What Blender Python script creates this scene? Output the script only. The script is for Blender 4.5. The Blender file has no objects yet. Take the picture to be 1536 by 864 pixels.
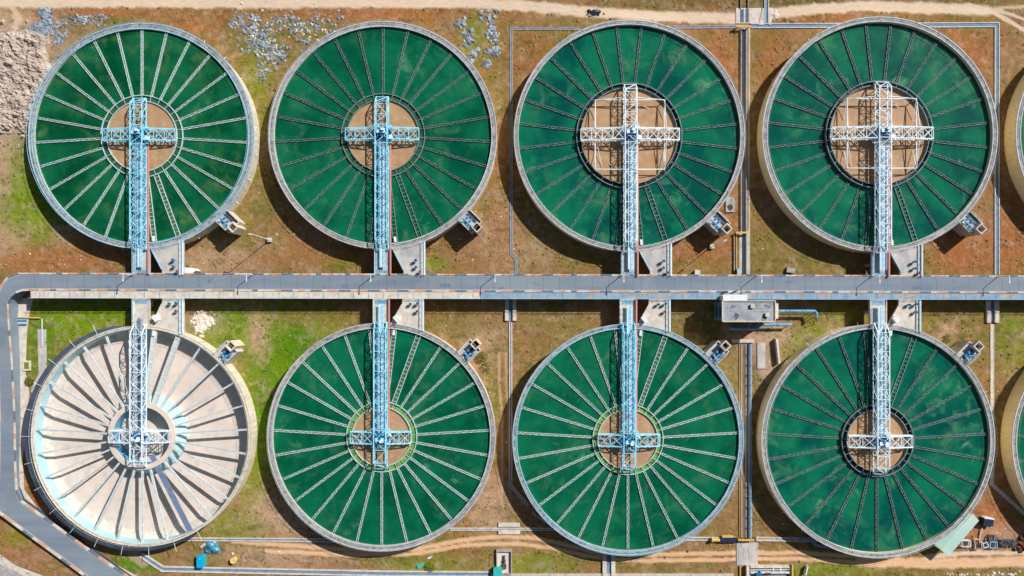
import bpy, math, random
import numpy as np
from mathutils import Vector, Matrix

# ------------------------------------------------------------------ camera, light, exposure
SC = bpy.context.scene
COL = SC.collection
S = 0.2                      # metres per photograph pixel at the height of the tank rims
H = 204.8                    # camera height above the rims
RIM = 5.0
ZC = RIM + H
NX, NY = 768.0, 480.0        # pixel straight below the drone

cam_data = bpy.data.cameras.new('camera')
cam = bpy.data.objects.new('camera', cam_data)
COL.objects.link(cam)
cam.location = (0, 0, ZC)
cam_data.sensor_width = 36.0
cam_data.lens = 24.0
cam_data.shift_y = (NY - 432.0) / 1536.0
cam_data.clip_start = 1.0
cam_data.clip_end = 6000.0
SC.camera = cam
SC.render.resolution_x = 1024
SC.render.resolution_y = 576

SUN_EL = math.radians(39)
SUN_AZ = math.atan2(0.78, 0.62)          # clockwise from +Y (image up)
world = bpy.data.worlds.new('World')
SC.world = world
world.use_nodes = True
wn = world.node_tree.nodes
sky = wn.new('ShaderNodeTexSky')
sky.sky_type = 'NISHITA'
sky.sun_disc = False
sky.sun_elevation = SUN_EL
sky.sun_rotation = SUN_AZ
world.node_tree.links.new(sky.outputs[0], wn['Background'].inputs[0])
wn['Background'].inputs[1].default_value = 0.05
sun_data = bpy.data.lights.new('sun', 'SUN')
sun_data.energy = 5.0
sun_data.angle = math.radians(0.5)
sun_data.color = (1.0, 0.97, 0.93)
sun = bpy.data.objects.new('sun', sun_data)
COL.objects.link(sun)
dvec = Vector((-math.sin(SUN_AZ) * math.cos(SUN_EL), -math.cos(SUN_AZ) * math.cos(SUN_EL), -math.sin(SUN_EL)))
sun.rotation_euler = dvec.to_track_quat('-Z', 'Y').to_euler()
sun.location = (60, 50, 120)
SC.view_settings.view_transform = 'Standard'
SC.view_settings.look = 'None'
SC.view_settings.exposure = 0.05
SC.view_settings.gamma = 1.0
SC.view_settings.use_curve_mapping = False

# ------------------------------------------------------------------ helpers
R = math.radians
random.seed(7)
RNG = np.random.default_rng(11)


def P(px, py, z=0.0):
    """real position of the point seen at a photograph pixel, when it stands at height z"""
    k = (ZC - z) / H * S
    return Vector(((px - NX) * k, -(py - NY) * k, z))


def lin(r, g, b, f=1.0):
    def c(v):
        v /= 255.0
        return v / 12.92 if v <= 0.04045 else ((v + 0.055) / 1.055) ** 2.4
    return (c(r) * f, c(g) * f, c(b) * f, 1.0)


def tag(o, label=None, cat=None, group=None, kind=None):
    if label: o['label'] = label
    if cat: o['category'] = cat
    if group: o['group'] = group
    if kind: o['kind'] = kind
    return o


def empty(name, loc, rz=0.0):
    o = bpy.data.objects.new(name, None)
    COL.objects.link(o)
    o.location = loc
    o.rotation_euler = (0, 0, rz)
    o.empty_display_size = 1.0
    return o


def link_mesh(name, me, parent=None):
    o = bpy.data.objects.new(name, me)
    COL.objects.link(o)
    if parent: o.parent = parent
    return o


class MB:
    """collects shapes for ONE mesh"""
    def __init__(s):
        s.v = []; s.f = []; s.m = []; s.mi = 0

    def add(s, vs, fs):
        b = len(s.v)
        s.v += [tuple(v) for v in vs]
        for f in fs:
            s.f.append(tuple(b + i for i in f)); s.m.append(s.mi)
        return s

    def box(s, x0, y0, z0, x1, y1, z1):
        vs = [(x0, y0, z0), (x1, y0, z0), (x1, y1, z0), (x0, y1, z0), (x0, y0, z1), (x1, y0, z1), (x1, y1, z1), (x0, y1, z1)]
        return s.add(vs, [(0, 3, 2, 1), (4, 5, 6, 7), (0, 1, 5, 4), (1, 2, 6, 5), (2, 3, 7, 6), (3, 0, 4, 7)])

    def obox(s, c, ux, hx, hy, z0, z1):
        """box with a rotated footprint: centre c, unit x axis ux"""
        uy = (-ux[1], ux[0])
        q = []
        for a, b in ((-1, -1), (1, -1), (1, 1), (-1, 1)):
            q.append((c[0] + ux[0] * hx * a + uy[0] * hy * b, c[1] + ux[1] * hx * a + uy[1] * hy * b))
        return s.prism(q, z0, z1)

    def prism(s, poly, z0, z1):
        n = len(poly)
        ar = sum(poly[i][0] * poly[(i + 1) % n][1] - poly[(i + 1) % n][0] * poly[i][1] for i in range(n))
        if ar < 0: poly = list(reversed(poly))
        za = z1 if isinstance(z1, (list, tuple)) else [z1] * n
        vs = [(p[0], p[1], z0) for p in poly] + [(p[0], p[1], za[i]) for i, p in enumerate(poly)]
        fs = [tuple(reversed(range(n))), tuple(range(n, 2 * n))]
        fs += [(i, (i + 1) % n, n + (i + 1) % n, n + i) for i in range(n)]
        return s.add(vs, fs)

    def bar(s, p, q, w, h=None):
        h = h or w
        p = Vector(p); q = Vector(q); d = (q - p)
        if d.length < 1e-6: return s
        d.normalize()
        up = Vector((0, 0, 1)) if abs(d.z) < 0.95 else Vector((0, 1, 0))
        a = d.cross(up).normalized() * (w / 2); b = a.cross(d).normalized() * (h / 2)
        vs = [p - a - b, p + a - b, p + a + b, p - a + b, q - a - b, q + a - b, q + a + b, q - a + b]
        return s.add(vs, [(0, 1, 2, 3), (7, 6, 5, 4), (0, 4, 5, 1), (1, 5, 6, 2), (2, 6, 7, 3), (3, 7, 4, 0)])

    def cyl(s, p, q, r, n=12, r2=None):
        r2 = r if r2 is None else r2
        p = Vector(p); q = Vector(q); d = (q - p).normalized()
        up = Vector((0, 0, 1)) if abs(d.z) < 0.95 else Vector((0, 1, 0))
        a = d.cross(up).normalized(); b = a.cross(d).normalized()
        vs = []
        for c, rr in ((p, r), (q, r2)):
            for i in range(n):
                t = 2 * math.pi * i / n
                vs.append(c + a * math.cos(t) * rr + b * math.sin(t) * rr)
        fs = [tuple(range(n)), tuple(reversed(range(n, 2 * n)))]
        fs += [(i, n + i, n + (i + 1) % n, (i + 1) % n) for i in range(n)]
        return s.add(vs, fs)

    def pipe(s, pts, r, n=10):
        for a, b in zip(pts[:-1], pts[1:]): s.cyl(a, b, r, n)
        for c in pts[1:-1]: s.ball(c, r * 1.02)
        return s

    def ball(s, c, r, n=8, m=5):
        vs = []; fs = []
        for j in range(m + 1):
            ph = math.pi * j / m
            for i in range(n):
                t = 2 * math.pi * i / n
                vs.append((c[0] + r * math.sin(ph) * math.cos(t), c[1] + r * math.sin(ph) * math.sin(t), c[2] + r * math.cos(ph)))
        for j in range(m):
            for i in range(n):
                fs.append((j * n + i, (j + 1) * n + i, (j + 1) * n + (i + 1) % n, j * n + (i + 1) % n))
        return s.add(vs, fs)

    def torus(s, c, r0, r1, n=160, m=6, z=None):
        vs = []; fs = []
        for i in range(n):
            t = 2 * math.pi * i / n
            for j in range(m):
                u = 2 * math.pi * j / m
                rr = r0 + r1 * math.cos(u)
                vs.append((c[0] + rr * math.cos(t), c[1] + rr * math.sin(t), c[2] + r1 * math.sin(u)))
        for i in range(n):
            for j in range(m):
                a = i * m + j; b = ((i + 1) % n) * m + j; a2 = i * m + (j + 1) % m; b2 = ((i + 1) % n) * m + (j + 1) % m
                fs.append((a, b, b2, a2))
        return s.add(vs, fs)

    def ring(s, r0, r1, z0, z1, n=192, z0o=None, z1o=None):
        """solid annulus; z0o / z1o: heights at the outer radius"""
        z0o = z0 if z0o is None else z0o; z1o = z1 if z1o is None else z1o
        vs = []; fs = []
        for i in range(n):
            t = 2 * math.pi * i / n; c, d = math.cos(t), math.sin(t)
            vs += [(r0 * c, r0 * d, z0), (r1 * c, r1 * d, z0o), (r1 * c, r1 * d, z1o), (r0 * c, r0 * d, z1)]
        for i in range(n):
            a = 4 * i; b = 4 * ((i + 1) % n)
            fs += [(a + 1, b + 1, b + 2, a + 2), (a + 2, b + 2, b + 3, a + 3), (a + 3, b + 3, b, a), (a, b, b + 1, a + 1)]
        return s.add(vs, fs)

    def disc(s, r0, r1, z, n=192, zi=None):
        zi = z if zi is None else zi
        vs = []; fs = []
        if r0 <= 0:
            vs = [(r1 * math.cos(2 * math.pi * i / n), r1 * math.sin(2 * math.pi * i / n), z) for i in range(n)] + [(0, 0, zi)]
            return s.add(vs, [(i, (i + 1) % n, n) for i in range(n)])
        for i in range(n):
            t = 2 * math.pi * i / n
            vs += [(r0 * math.cos(t), r0 * math.sin(t), zi), (r1 * math.cos(t), r1 * math.sin(t), z)]
        for i in range(n):
            a = 2 * i; b = 2 * ((i + 1) % n)
            fs.append((a, a + 1, b + 1, b))
        return s.add(vs, fs)

    def mesh(s, name, *mats):
        me = bpy.data.meshes.new(name)
        me.from_pydata(s.v, [], s.f)
        for m in mats: me.materials.append(m)
        if s.mi or len(mats) > 1: me.polygons.foreach_set('material_index', s.m)
        me.update()
        return me

    def build(s, name, mats, parent=None):
        if not isinstance(mats, (list, tuple)): mats = [mats]
        return link_mesh(name, s.mesh(name, *mats), parent)


# ------------------------------------------------------------------ materials
def material(name, col, col2=None, scale=1.0, rough=0.7, metal=0.0, bump=0.0, bscale=None, lo=0.35, hi=0.65,
             detail=5.0, streak=None, spec=0.3, grime=None, gscale=0.3, glo=0.55, ghi=0.75):
    m = bpy.data.materials.new(name)
    m.use_nodes = True
    nt = m.node_tree; n = nt.nodes; L = nt.links
    bs = n['Principled BSDF']
    bs.inputs['Roughness'].default_value = rough
    bs.inputs['Metallic'].default_value = metal
    bs.inputs['Specular IOR Level'].default_value = spec
    geo = n.new('ShaderNodeNewGeometry')
    vec = geo.outputs['Position']
    if streak:
        mp = n.new('ShaderNodeMapping'); mp.inputs['Scale'].default_value = streak
        L.new(vec, mp.inputs[0]); vec = mp.outputs[0]
    if col2:
        nz = n.new('ShaderNodeTexNoise'); nz.inputs['Scale'].default_value = scale; nz.inputs['Detail'].default_value = detail
        nz.inputs['Roughness'].default_value = 0.6
        L.new(vec, nz.inputs['Vector'])
        mr = n.new('ShaderNodeMapRange'); mr.inputs[1].default_value = lo; mr.inputs[2].default_value = hi
        L.new(nz.outputs['Fac'], mr.inputs[0])
        mx = n.new('ShaderNodeMix'); mx.data_type = 'RGBA'
        mx.inputs[6].default_value = col; mx.inputs[7].default_value = col2
        L.new(mr.outputs[0], mx.inputs[0])
        out = mx.outputs[2]
        if grime:
            n2 = n.new('ShaderNodeTexNoise'); n2.inputs['Scale'].default_value = gscale; n2.inputs['Detail'].default_value = 8
            n2.inputs['Roughness'].default_value = 0.65
            L.new(geo.outputs['Position'], n2.inputs['Vector'])
            m2 = n.new('ShaderNodeMapRange'); m2.inputs[1].default_value = glo; m2.inputs[2].default_value = ghi
            L.new(n2.outputs['Fac'], m2.inputs[0])
            x2 = n.new('ShaderNodeMix'); x2.data_type = 'RGBA'; x2.inputs[7].default_value = grime
            L.new(m2.outputs[0], x2.inputs[0]); L.new(out, x2.inputs[6]); out = x2.outputs[2]
        L.new(out, bs.inputs['Base Color'])
    else:
        bs.inputs['Base Color'].default_value = col
    if bump:
        nb = n.new('ShaderNodeTexNoise'); nb.inputs['Scale'].default_value = bscale or scale * 3; nb.inputs['Detail'].default_value = 6
        L.new(geo.outputs['Position'], nb.inputs['Vector'])
        bp = n.new('ShaderNodeBump'); bp.inputs['Strength'].default_value = bump; bp.inputs['Distance'].default_value = 0.3
        L.new(nb.outputs['Fac'], bp.inputs['Height']); L.new(bp.outputs[0], bs.inputs['Normal'])
    return m


def water_material(name, deep, mid, moss, mosslo=0.48, mosshi=0.76, alo=.3, ahi=.52):
    m = bpy.data.materials.new(name); m.use_nodes = True
    nt = m.node_tree; n = nt.nodes; L = nt.links
    bs = n['Principled BSDF']
    bs.inputs['Roughness'].default_value = 0.12
    bs.inputs['Specular IOR Level'].default_value = 0.35
    geo = n.new('ShaderNodeNewGeometry')

    def noise(scale, detail, rough, off, dist=0.0):
        mp = n.new('ShaderNodeMapping'); mp.inputs['Location'].default_value = off
        L.new(geo.outputs['Position'], mp.inputs[0])
        t = n.new('ShaderNodeTexNoise'); t.inputs['Scale'].default_value = scale; t.inputs['Detail'].default_value = detail
        t.inputs['Roughness'].default_value = rough; t.inputs['Distortion'].default_value = dist
        L.new(mp.outputs[0], t.inputs['Vector']); return t.outputs['Fac']

    def rng(v, a, b):
        r = n.new('ShaderNodeMapRange'); r.interpolation_type = 'SMOOTHSTEP'
        r.inputs[1].default_value = a; r.inputs[2].default_value = b
        L.new(v, r.inputs[0]); return r.outputs[0]

    def mix(f, a, b):
        x = n.new('ShaderNodeMix'); x.data_type = 'RGBA'; L.new(f, x.inputs[0])
        for i, c in ((6, a), (7, b)):
            if isinstance(c, tuple): x.inputs[i].default_value = c
            else: L.new(c, x.inputs[i])
        return x.outputs[2]

    base = mix(rng(noise(0.09, 6, 0.6, (3, 1, 0), 0.4), 0.34, 0.66), deep, mid)
    # cloudy algae: soft wisps that only show inside some broad areas
    wisps = rng(noise(0.16, 8, 0.66, (31, 7, 0), 0.5), mosslo, mosshi)
    area = rng(noise(0.04, 2, 0.5, (11, 40, 0)), alo, ahi)
    mm = n.new('ShaderNodeMath'); mm.operation = 'MULTIPLY'
    L.new(wisps, mm.inputs[0]); L.new(area, mm.inputs[1])
    col1 = mix(mm.outputs[0], base, moss)
    w2 = rng(noise(0.2, 7, 0.62, (71, 17, 5), 0.6), 0.5, 0.78)
    a2 = rng(noise(0.06, 2, 0.5, (5, 90, 3)), 0.54, 0.66)
    m2 = n.new('ShaderNodeMath'); m2.operation = 'MULTIPLY'
    L.new(w2, m2.inputs[0]); L.new(a2, m2.inputs[1])
    pale = tuple(min(1, c * 1.5 + .03) for c in moss[:3]) + (1,)
    L.new(mix(m2.outputs[0], col1, pale), bs.inputs['Base Color'])
    bp = n.new('ShaderNodeBump'); bp.inputs['Strength'].default_value = 0.08; bp.inputs['Distance'].default_value = 0.1
    L.new(noise(1.2, 4, 0.5, (0, 0, 0)), bp.inputs['Height']); L.new(bp.outputs[0], bs.inputs['Normal'])
    return m


M = {}
M['concrete'] = material('concrete', lin(186, 178, 170), lin(150, 146, 146), 0.6, 0.85, bump=0.15, bscale=2, grime=lin(105, 100, 98), gscale=0.5)
M['concrete_light'] = material('concrete_light', lin(222, 212, 198), lin(198, 188, 176), 0.5, 0.85, grime=lin(160, 150, 140), gscale=0.8, glo=0.5, ghi=0.8)
M['concrete_blue'] = material('concrete_blue', lin(150, 172, 190), lin(125, 150, 176), 0.5, 0.85, grime=lin(175, 165, 160), gscale=0.35, glo=0.55, ghi=0.62)
M['slab_grey'] = material('slab_grey', lin(190, 184, 178), lin(158, 160, 164), 0.28, 0.85, bump=0.1, bscale=2, streak=(1.6, 0.5, 1), grime=lin(214, 204, 192), gscale=0.25, glo=0.45, ghi=0.7)
M['rim'] = material('rim_concrete', lin(178, 176, 176), lin(140, 141, 146), 0.5, 0.85, bump=0.1, bscale=2, grime=lin(96, 94, 94), gscale=0.8, glo=0.5, ghi=0.68)
M['cream'] = material('cream_paint', lin(232, 224, 205), lin(206, 192, 168), 0.8, 0.7, grime=lin(160, 146, 124), gscale=1.2, glo=0.52, ghi=0.75, streak=(1, 1, .12))
M['ochre'] = material('ochre_paint', lin(252, 236, 192), lin(246, 226, 178), 0.5, 0.7, grime=lin(206, 182, 140), gscale=1.3, glo=0.52, ghi=0.78, streak=(1, 1, .12))
M['coping_blue'] = material('pale_blue_coping', lin(170, 208, 222), lin(130, 180, 205), 1.2, 0.6)
M['coping_white'] = material('white_coping', lin(210, 212, 208), lin(175, 178, 178), 1.2, 0.7)
M['pale_blue'] = material('pale_blue_steel', lin(186, 236, 248), lin(124, 212, 242), 0.9, 0.45, grime=lin(150, 150, 146), gscale=1.1, glo=0.6, ghi=0.78)
M['white_steel'] = material('white_steel', lin(244, 249, 251), lin(212, 234, 244), 0.9, 0.5, grime=lin(168, 160, 150), gscale=1.1, glo=0.6, ghi=0.78)
M['sky_blue'] = material('sky_blue_paint', lin(128, 188, 216), lin(84, 150, 190), 1.0, 0.45)
M['blue_machine'] = material('machinery_blue', lin(60, 130, 175), lin(30, 90, 135), 1.0, 0.45)
M['deck_blue'] = material('blue_white_deck', lin(214, 236, 244), lin(170, 216, 238), 0.8, 0.55, streak=(4, 0.3, 1))
M['deck_grey'] = material('grey_deck', lin(125, 140, 165), lin(100, 118, 145), 0.8, 0.6)
M['red'] = material('faded_red_paint', lin(225, 130, 120), lin(205, 150, 140), 0.5, 0.6)
M['trough_white'] = material('white_weir_plate', lin(212, 226, 222), lin(158, 180, 178), 2.0, 0.6)
M['trough_dull'] = material('weathered_weir_plate', lin(146, 160, 158), lin(84, 104, 106), 1.5, 0.7)
M['trough_bed_green'] = material('green_trough_bed', lin(84, 120, 92), lin(40, 84, 66), 1.4, 0.6)
M['trough_bed_dark'] = material('dark_trough_bed', lin(6, 20, 40), lin(14, 40, 52), 0.8, 0.5)
M['trough_dry'] = material('dry_weir_plate', lin(218, 222, 220), lin(176, 188, 192), 1.0, 0.7)
M['trough_bed_dry'] = material('dry_trough_bed', lin(214, 212, 204), lin(190, 192, 190), 0.8, 0.8)
M['floor_beige'] = material('beige_tank_floor', lin(226, 210, 196), lin(212, 196, 184), 0.12, 0.85, grime=lin(180, 176, 174), gscale=0.35, glo=0.5, ghi=0.8)
M['pale_cyan'] = material('pale_cyan_wall_paint', lin(158, 208, 222), lin(186, 216, 222), 0.25, 0.75, streak=(1, 1, 1.2))
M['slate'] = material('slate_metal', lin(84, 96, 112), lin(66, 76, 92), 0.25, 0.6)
M['mud'] = material('muddy_water', lin(184, 148, 112), lin(168, 132, 98), 0.2, 0.25, spec=0.3, detail=8, grime=lin(202, 172, 138), gscale=0.5, glo=0.5, ghi=0.8)
M['moss'] = material('mossy_water', lin(128, 172, 84), lin(84, 142, 78), 0.8, 0.4, grime=lin(40, 84, 56), gscale=0.5, glo=0.5, ghi=0.7)
M['ring_green'] = material('green_ring_water', lin(60, 106, 74), lin(28, 78, 60), 0.5, 0.3)
M['ring_dark'] = material('dark_ring_channel', lin(12, 34, 48), lin(26, 58, 66), 0.7, 0.35, grime=lin(70, 90, 84), gscale=0.9, glo=0.6, ghi=0.7)
M['asphalt'] = material('asphalt', lin(134, 146, 158), lin(118, 130, 144), 0.12, 0.85, bump=0.1, bscale=4, streak=(0.25, 2.0, 1), grime=lin(140, 150, 156), gscale=0.08, glo=0.5, ghi=0.7)
M['road_joint'] = material('road_sealant', lin(92, 106, 122))
M['road_patch'] = material('asphalt_patch', lin(134, 148, 160), lin(114, 128, 144), 0.6, 0.9)
M['road_patch2'] = material('asphalt_patch_dark', lin(104, 120, 140), lin(114, 130, 148), 0.6, 0.9)
M['kerb_orange'] = material('orange_kerb_paint', lin(214, 172, 146), lin(196, 150, 124), 1.5, 0.7)
M['kerb_dark'] = material('dark_kerb_paint', lin(96, 108, 122), lin(128, 138, 146), 1.5, 0.7)
M['white_paint'] = material('white_paint', lin(236, 238, 236), lin(216, 222, 224), 1.0, 0.6)
M['shaded_wall'] = material('shade_toned_wall_paint', lin(96, 132, 160), lin(82, 116, 146), 0.5, 0.8)  # blue shadow of the control building's west wall put into the base colour
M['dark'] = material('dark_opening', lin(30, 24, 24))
M['black'] = material('black_rubber', lin(28, 30, 34))
M['roof_grey'] = material('stained_flat_roof', lin(172, 176, 178), lin(132, 140, 150), 0.35, 0.85, grime=lin(78, 82, 94), gscale=0.22, glo=0.56, ghi=0.62)
M['mint'] = material('mint_sheet_roof', lin(188, 212, 200), lin(176, 206, 196), 0.2, 0.5, streak=(1, 1, 1))
M['mint2'] = material('mint_sheet_roof_side', lin(170, 208, 190), lin(160, 198, 180), 0.2, 0.5)
M['cyan_tank'] = material('bright_cyan_plastic', lin(20, 178, 214), lin(16, 160, 200), 0.8, 0.4)
M['teal'] = material('teal_paint', lin(64, 190, 186), lin(50, 176, 170), 0.8, 0.5)
M['tarp_blue'] = material('blue_tarpaulin', lin(70, 150, 180), lin(60, 84, 104), 1.1, 0.5, grime=lin(140, 210, 225), gscale=0.9, glo=0.55, ghi=0.6)
M['yellow'] = material('yellow_paint', lin(222, 186, 104), lin(200, 164, 84), 0.8, 0.6)
M['drum'] = material('pale_yellow_plastic', lin(236, 206, 130), lin(222, 188, 112), 0.8, 0.5)
M['rust'] = material('rusty_steel', lin(150, 84, 56), lin(96, 58, 50), 1.2, 0.8)
M['scrap'] = material('scrap_steel', lin(110, 112, 118), lin(60, 62, 74), 1.5, 0.6)
M['wood'] = material('pale_timber', lin(222, 200, 170), lin(200, 172, 140), 1.5, 0.8)
M['navy'] = material('dark_navy_sheet', lin(30, 40, 62), lin(44, 56, 80), 1.0, 0.5)
M['pipe_rust'] = material('brown_pipe', lin(166, 146, 134), lin(134, 120, 114), 0.4, 0.7)
M['culvert'] = material('blue_grey_channel', lin(122, 148, 172), lin(98, 126, 156), 0.5, 0.8, grime=lin(140, 150, 158), gscale=0.3)
M['rock'] = material('blue_grey_rubble', lin(176, 188, 198), lin(92, 104, 122), 0.5, 0.9, bump=0.6, bscale=3)
M['rock_white'] = material('white_rubble', lin(238, 228, 214), lin(214, 200, 184), 1.0, 0.9, bump=0.5, bscale=3)
M['clod'] = material('beige_soil_clods', lin(200, 184, 170), lin(168, 152, 140), 0.35, 0.95, bump=1.0, bscale=1.3, grime=lin(120, 96, 80), gscale=0.6, glo=0.6, ghi=0.75)
M['leaf'] = material('yellow_green_leaves', lin(140, 140, 50), lin(96, 112, 34), 1.5, 0.9)
M['bark'] = material('pale_bark', lin(214, 190, 160))
M['water_a'] = water_material('deep_green_water', lin(0, 72, 42), lin(16, 100, 64), lin(66, 108, 62))
M['water_b'] = water_material('green_water', lin(0, 78, 54), lin(12, 106, 74), lin(58, 116, 78))
M['water_c'] = water_material('teal_green_water', lin(0, 76, 68), lin(14, 112, 80), lin(74, 130, 92), 0.48, 0.76, .38, .58)

# ------------------------------------------------------------------ ground colours (numpy, real positions)
def vnoise(x, y, scale, seed, octs=4, gain=0.55):
    out = np.zeros_like(x); amp = 1.0; tot = 0.0
    for o in range(octs):
        rs = np.random.default_rng(seed * 31 + o); g = rs.random((256, 256))
        xs = x / scale * 2 ** o + 57.3 * o; ys = y / scale * 2 ** o + 91.7 * o
        xi = np.floor(xs).astype(int); yi = np.floor(ys).astype(int)
        fx = xs - xi; fy = ys - yi
        fx = fx * fx * (3 - 2 * fx); fy = fy * fy * (3 - 2 * fy)
        a = g[xi % 256, yi % 256]; b = g[(xi + 1) % 256, yi % 256]; c = g[xi % 256, (yi + 1) % 256]; d = g[(xi + 1) % 256, (yi + 1) % 256]
        out += amp * ((a * (1 - fx) + b * fx) * (1 - fy) + (c * (1 - fx) + d * fx) * fy)
        tot += amp; amp *= gain
    return out / tot


def sstep(v, a, b):
    t = np.clip((v - a) / (b - a), 0, 1)
    return t * t * (3 - 2 * t)


def seg_dist(px, py, pts):
    best = np.full(px.shape, 1e9)
    for (x0, y0), (x1, y1) in zip(pts[:-1], pts[1:]):
        dx, dy = x1 - x0, y1 - y0
        t = np.clip(((px - x0) * dx + (py - y0) * dy) / (dx * dx + dy * dy), 0, 1)
        best = np.minimum(best, np.hypot(px - x0 - t * dx, py - y0 - t * dy))
    return best


GREEN = np.array(lin(124, 152, 20)[:3]) ; GREEN2 = np.array(lin(92, 136, 12)[:3])
OLIVE = np.array(lin(138, 122, 62)[:3]); BROWN = np.array(lin(162, 122, 82)[:3])
ORANGE = np.array(lin(176, 112, 66)[:3]); PINK = np.array(lin(206, 168, 140)[:3])
PALE = np.array(lin(228, 204, 178)[:3]); SAND = np.array(lin(234, 190, 150)[:3]); SCRUB = np.array(lin(88, 84, 48)[:3])
DUST = np.array(lin(196, 168, 144)[:3])
# px, py, rx, ry, colour, strength
BLOBS = [
    (30, 280, 45, 60, GREEN, .85), (55, 330, 44, 50, GREEN, .7), (40, 230, 22, 30, GREEN, .6), (80, 90, 30, 30, OLIVE, .8), (110, 45, 60, 18, OLIVE, .6),
    (10, 370, 30, 30, PINK, .6), (90, 385, 70, 20, ORANGE, .6), (100, 350, 24, 18, PINK, .4), (15, 30, 30, 14, SAND, .6), (2, 250, 14, 70, PINK, .6),
    (160, 18, 90, 6, ORANGE, .9), (300, 30, 50, 20, ORANGE, .6), (520, 20, 160, 8, ORANGE, .8),
    (385, 150, 22, 70, GREEN, .45), (360, 60, 22, 45, OLIVE, .5), (430, 80, 60, 40, OLIVE, .6), (395, 100, 24, 36, GREEN, .4), (740, 130, 24, 60, OLIVE, .5), (715, 55, 22, 30, GREEN, .5),
    (350, 350, 60, 40, OLIVE, .7), (330, 390, 60, 20, PINK, .5), (395, 300, 30, 40, OLIVE, .7), (480, 385, 60, 18, OLIVE, .5), (650, 395, 24, 10, GREEN, .8), (510, 397, 22, 8, GREEN2, .8),
    (720, 300, 24, 70, OLIVE, .6), (700, 370, 50, 34, BROWN, .7), (740, 350, 26, 40, PINK, .35),
    (790, 80, 40, 50, ORANGE, .5), (790, 380, 40, 26, PINK, .5), (860, 395, 60, 16, OLIVE, .6), (1060, 385, 50, 24, ORANGE, .6), (1050, 400, 60, 12, OLIVE, .5),
    (1080, 110, 26, 70, ORANGE, .9), (1150, 90, 28, 60, ORANGE, .7), (1090, 330, 26, 50, ORANGE, .7), (760, 300, 24, 100, ORANGE, .4), (1240, 30, 60, 14, ORANGE, .7), (470, 385, 70, 20, ORANGE, .5), (60, 395, 90, 14, ORANGE, .6), (1135, 60, 20, 50, OLIVE, .5), (1140, 380, 30, 40, OLIVE, .6), (1200, 395, 100, 18, OLIVE, .6),
    (1460, 80, 40, 40, ORANGE, .9), (1450, 370, 50, 40, ORANGE, .95), (1520, 350, 26, 60, ORANGE, .8), (1515, 90, 28, 60, BROWN, .6), (1060, 40, 60, 12, ORANGE, .6), (1300, 2, 200, 8, SCRUB, .5), (1020, 4, 120, 10, SCRUB, .4),
    (110, 485, 90, 34, GREEN, .95), (170, 470, 60, 14, GREEN, .8), (60, 520, 26, 60, GREEN2, .6), (345, 485, 70, 34, GREEN, .9), (350, 520, 30, 20, GREEN2, .7), (300, 480, 40, 20, DUST, .6), (440, 545, 85, 85, GREEN, 1.0), (410, 600, 30, 80, GREEN, .9), (25, 60, 60, 24, DUST, .8), (30, 130, 60, 90, DUST, .95), (450, 520, 36, 34, GREEN2, .9), (400, 620, 34, 70, GREEN2, .8),
    (385, 500, 16, 34, PINK, .75), (385, 720, 24, 70, GREEN, .6), (350, 790, 60, 26, GREEN, .55), (430, 770, 55, 40, PINK, .7), (340, 830, 90, 20, OLIVE, .5), (420, 835, 90, 16, PINK, .6), (560, 835, 60, 14, OLIVE, .5),
    (470, 475, 70, 12, OLIVE, .7), (700, 490, 50, 24, OLIVE, .6), (725, 520, 34, 40, PINK, .45), (820, 480, 50, 16, OLIVE, .6), (850, 530, 50, 50, OLIVE, .7), (740, 640, 26, 100, OLIVE, .5), (735, 760, 36, 40, PINK, .6),
    (640, 850, 70, 14, GREEN, .5), (800, 848, 60, 18, GREEN, .55), (980, 850, 100, 12, OLIVE, .7), (1080, 730, 30, 80, OLIVE, .7), (1085, 775, 30, 30, BROWN, .6), (1090, 560, 26, 40, OLIVE, .7),
    (1080, 500, 60, 24, SCRUB, .6), (1160, 505, 46, 20, PINK, .9), (1150, 545, 14, 34, DUST, .8), (1240, 480, 60, 20, OLIVE, .7), (1215, 510, 50, 24, GREEN, .5), (1270, 470, 40, 12, GREEN, .4),
    (1420, 480, 60, 26, OLIVE, .8), (1460, 540, 44, 40, OLIVE, .6), (1520, 510, 24, 60, GREEN, .45), (1420, 498, 14, 12, PINK, .8), (1475, 600, 20, 60, BROWN, .5),
    (1480, 790, 44, 40, ORANGE, .9), (1500, 800, 30, 16, PINK, .5), (1380, 858, 200, 10, OLIVE, .7), (1230, 855, 70, 12, GREEN, .5), (1180, 815, 40, 10, OLIVE, .6), (1530, 858, 60, 10, OLIVE, .5),
    (40, 820, 60, 26, ORANGE, .4), (30, 805, 26, 16, GREEN, .5), (70, 840, 40, 24, BROWN, .5), (205, 845, 30, 16, GREEN2, 1.0), (190, 818, 24, 10, DUST, .5),
]
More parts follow.
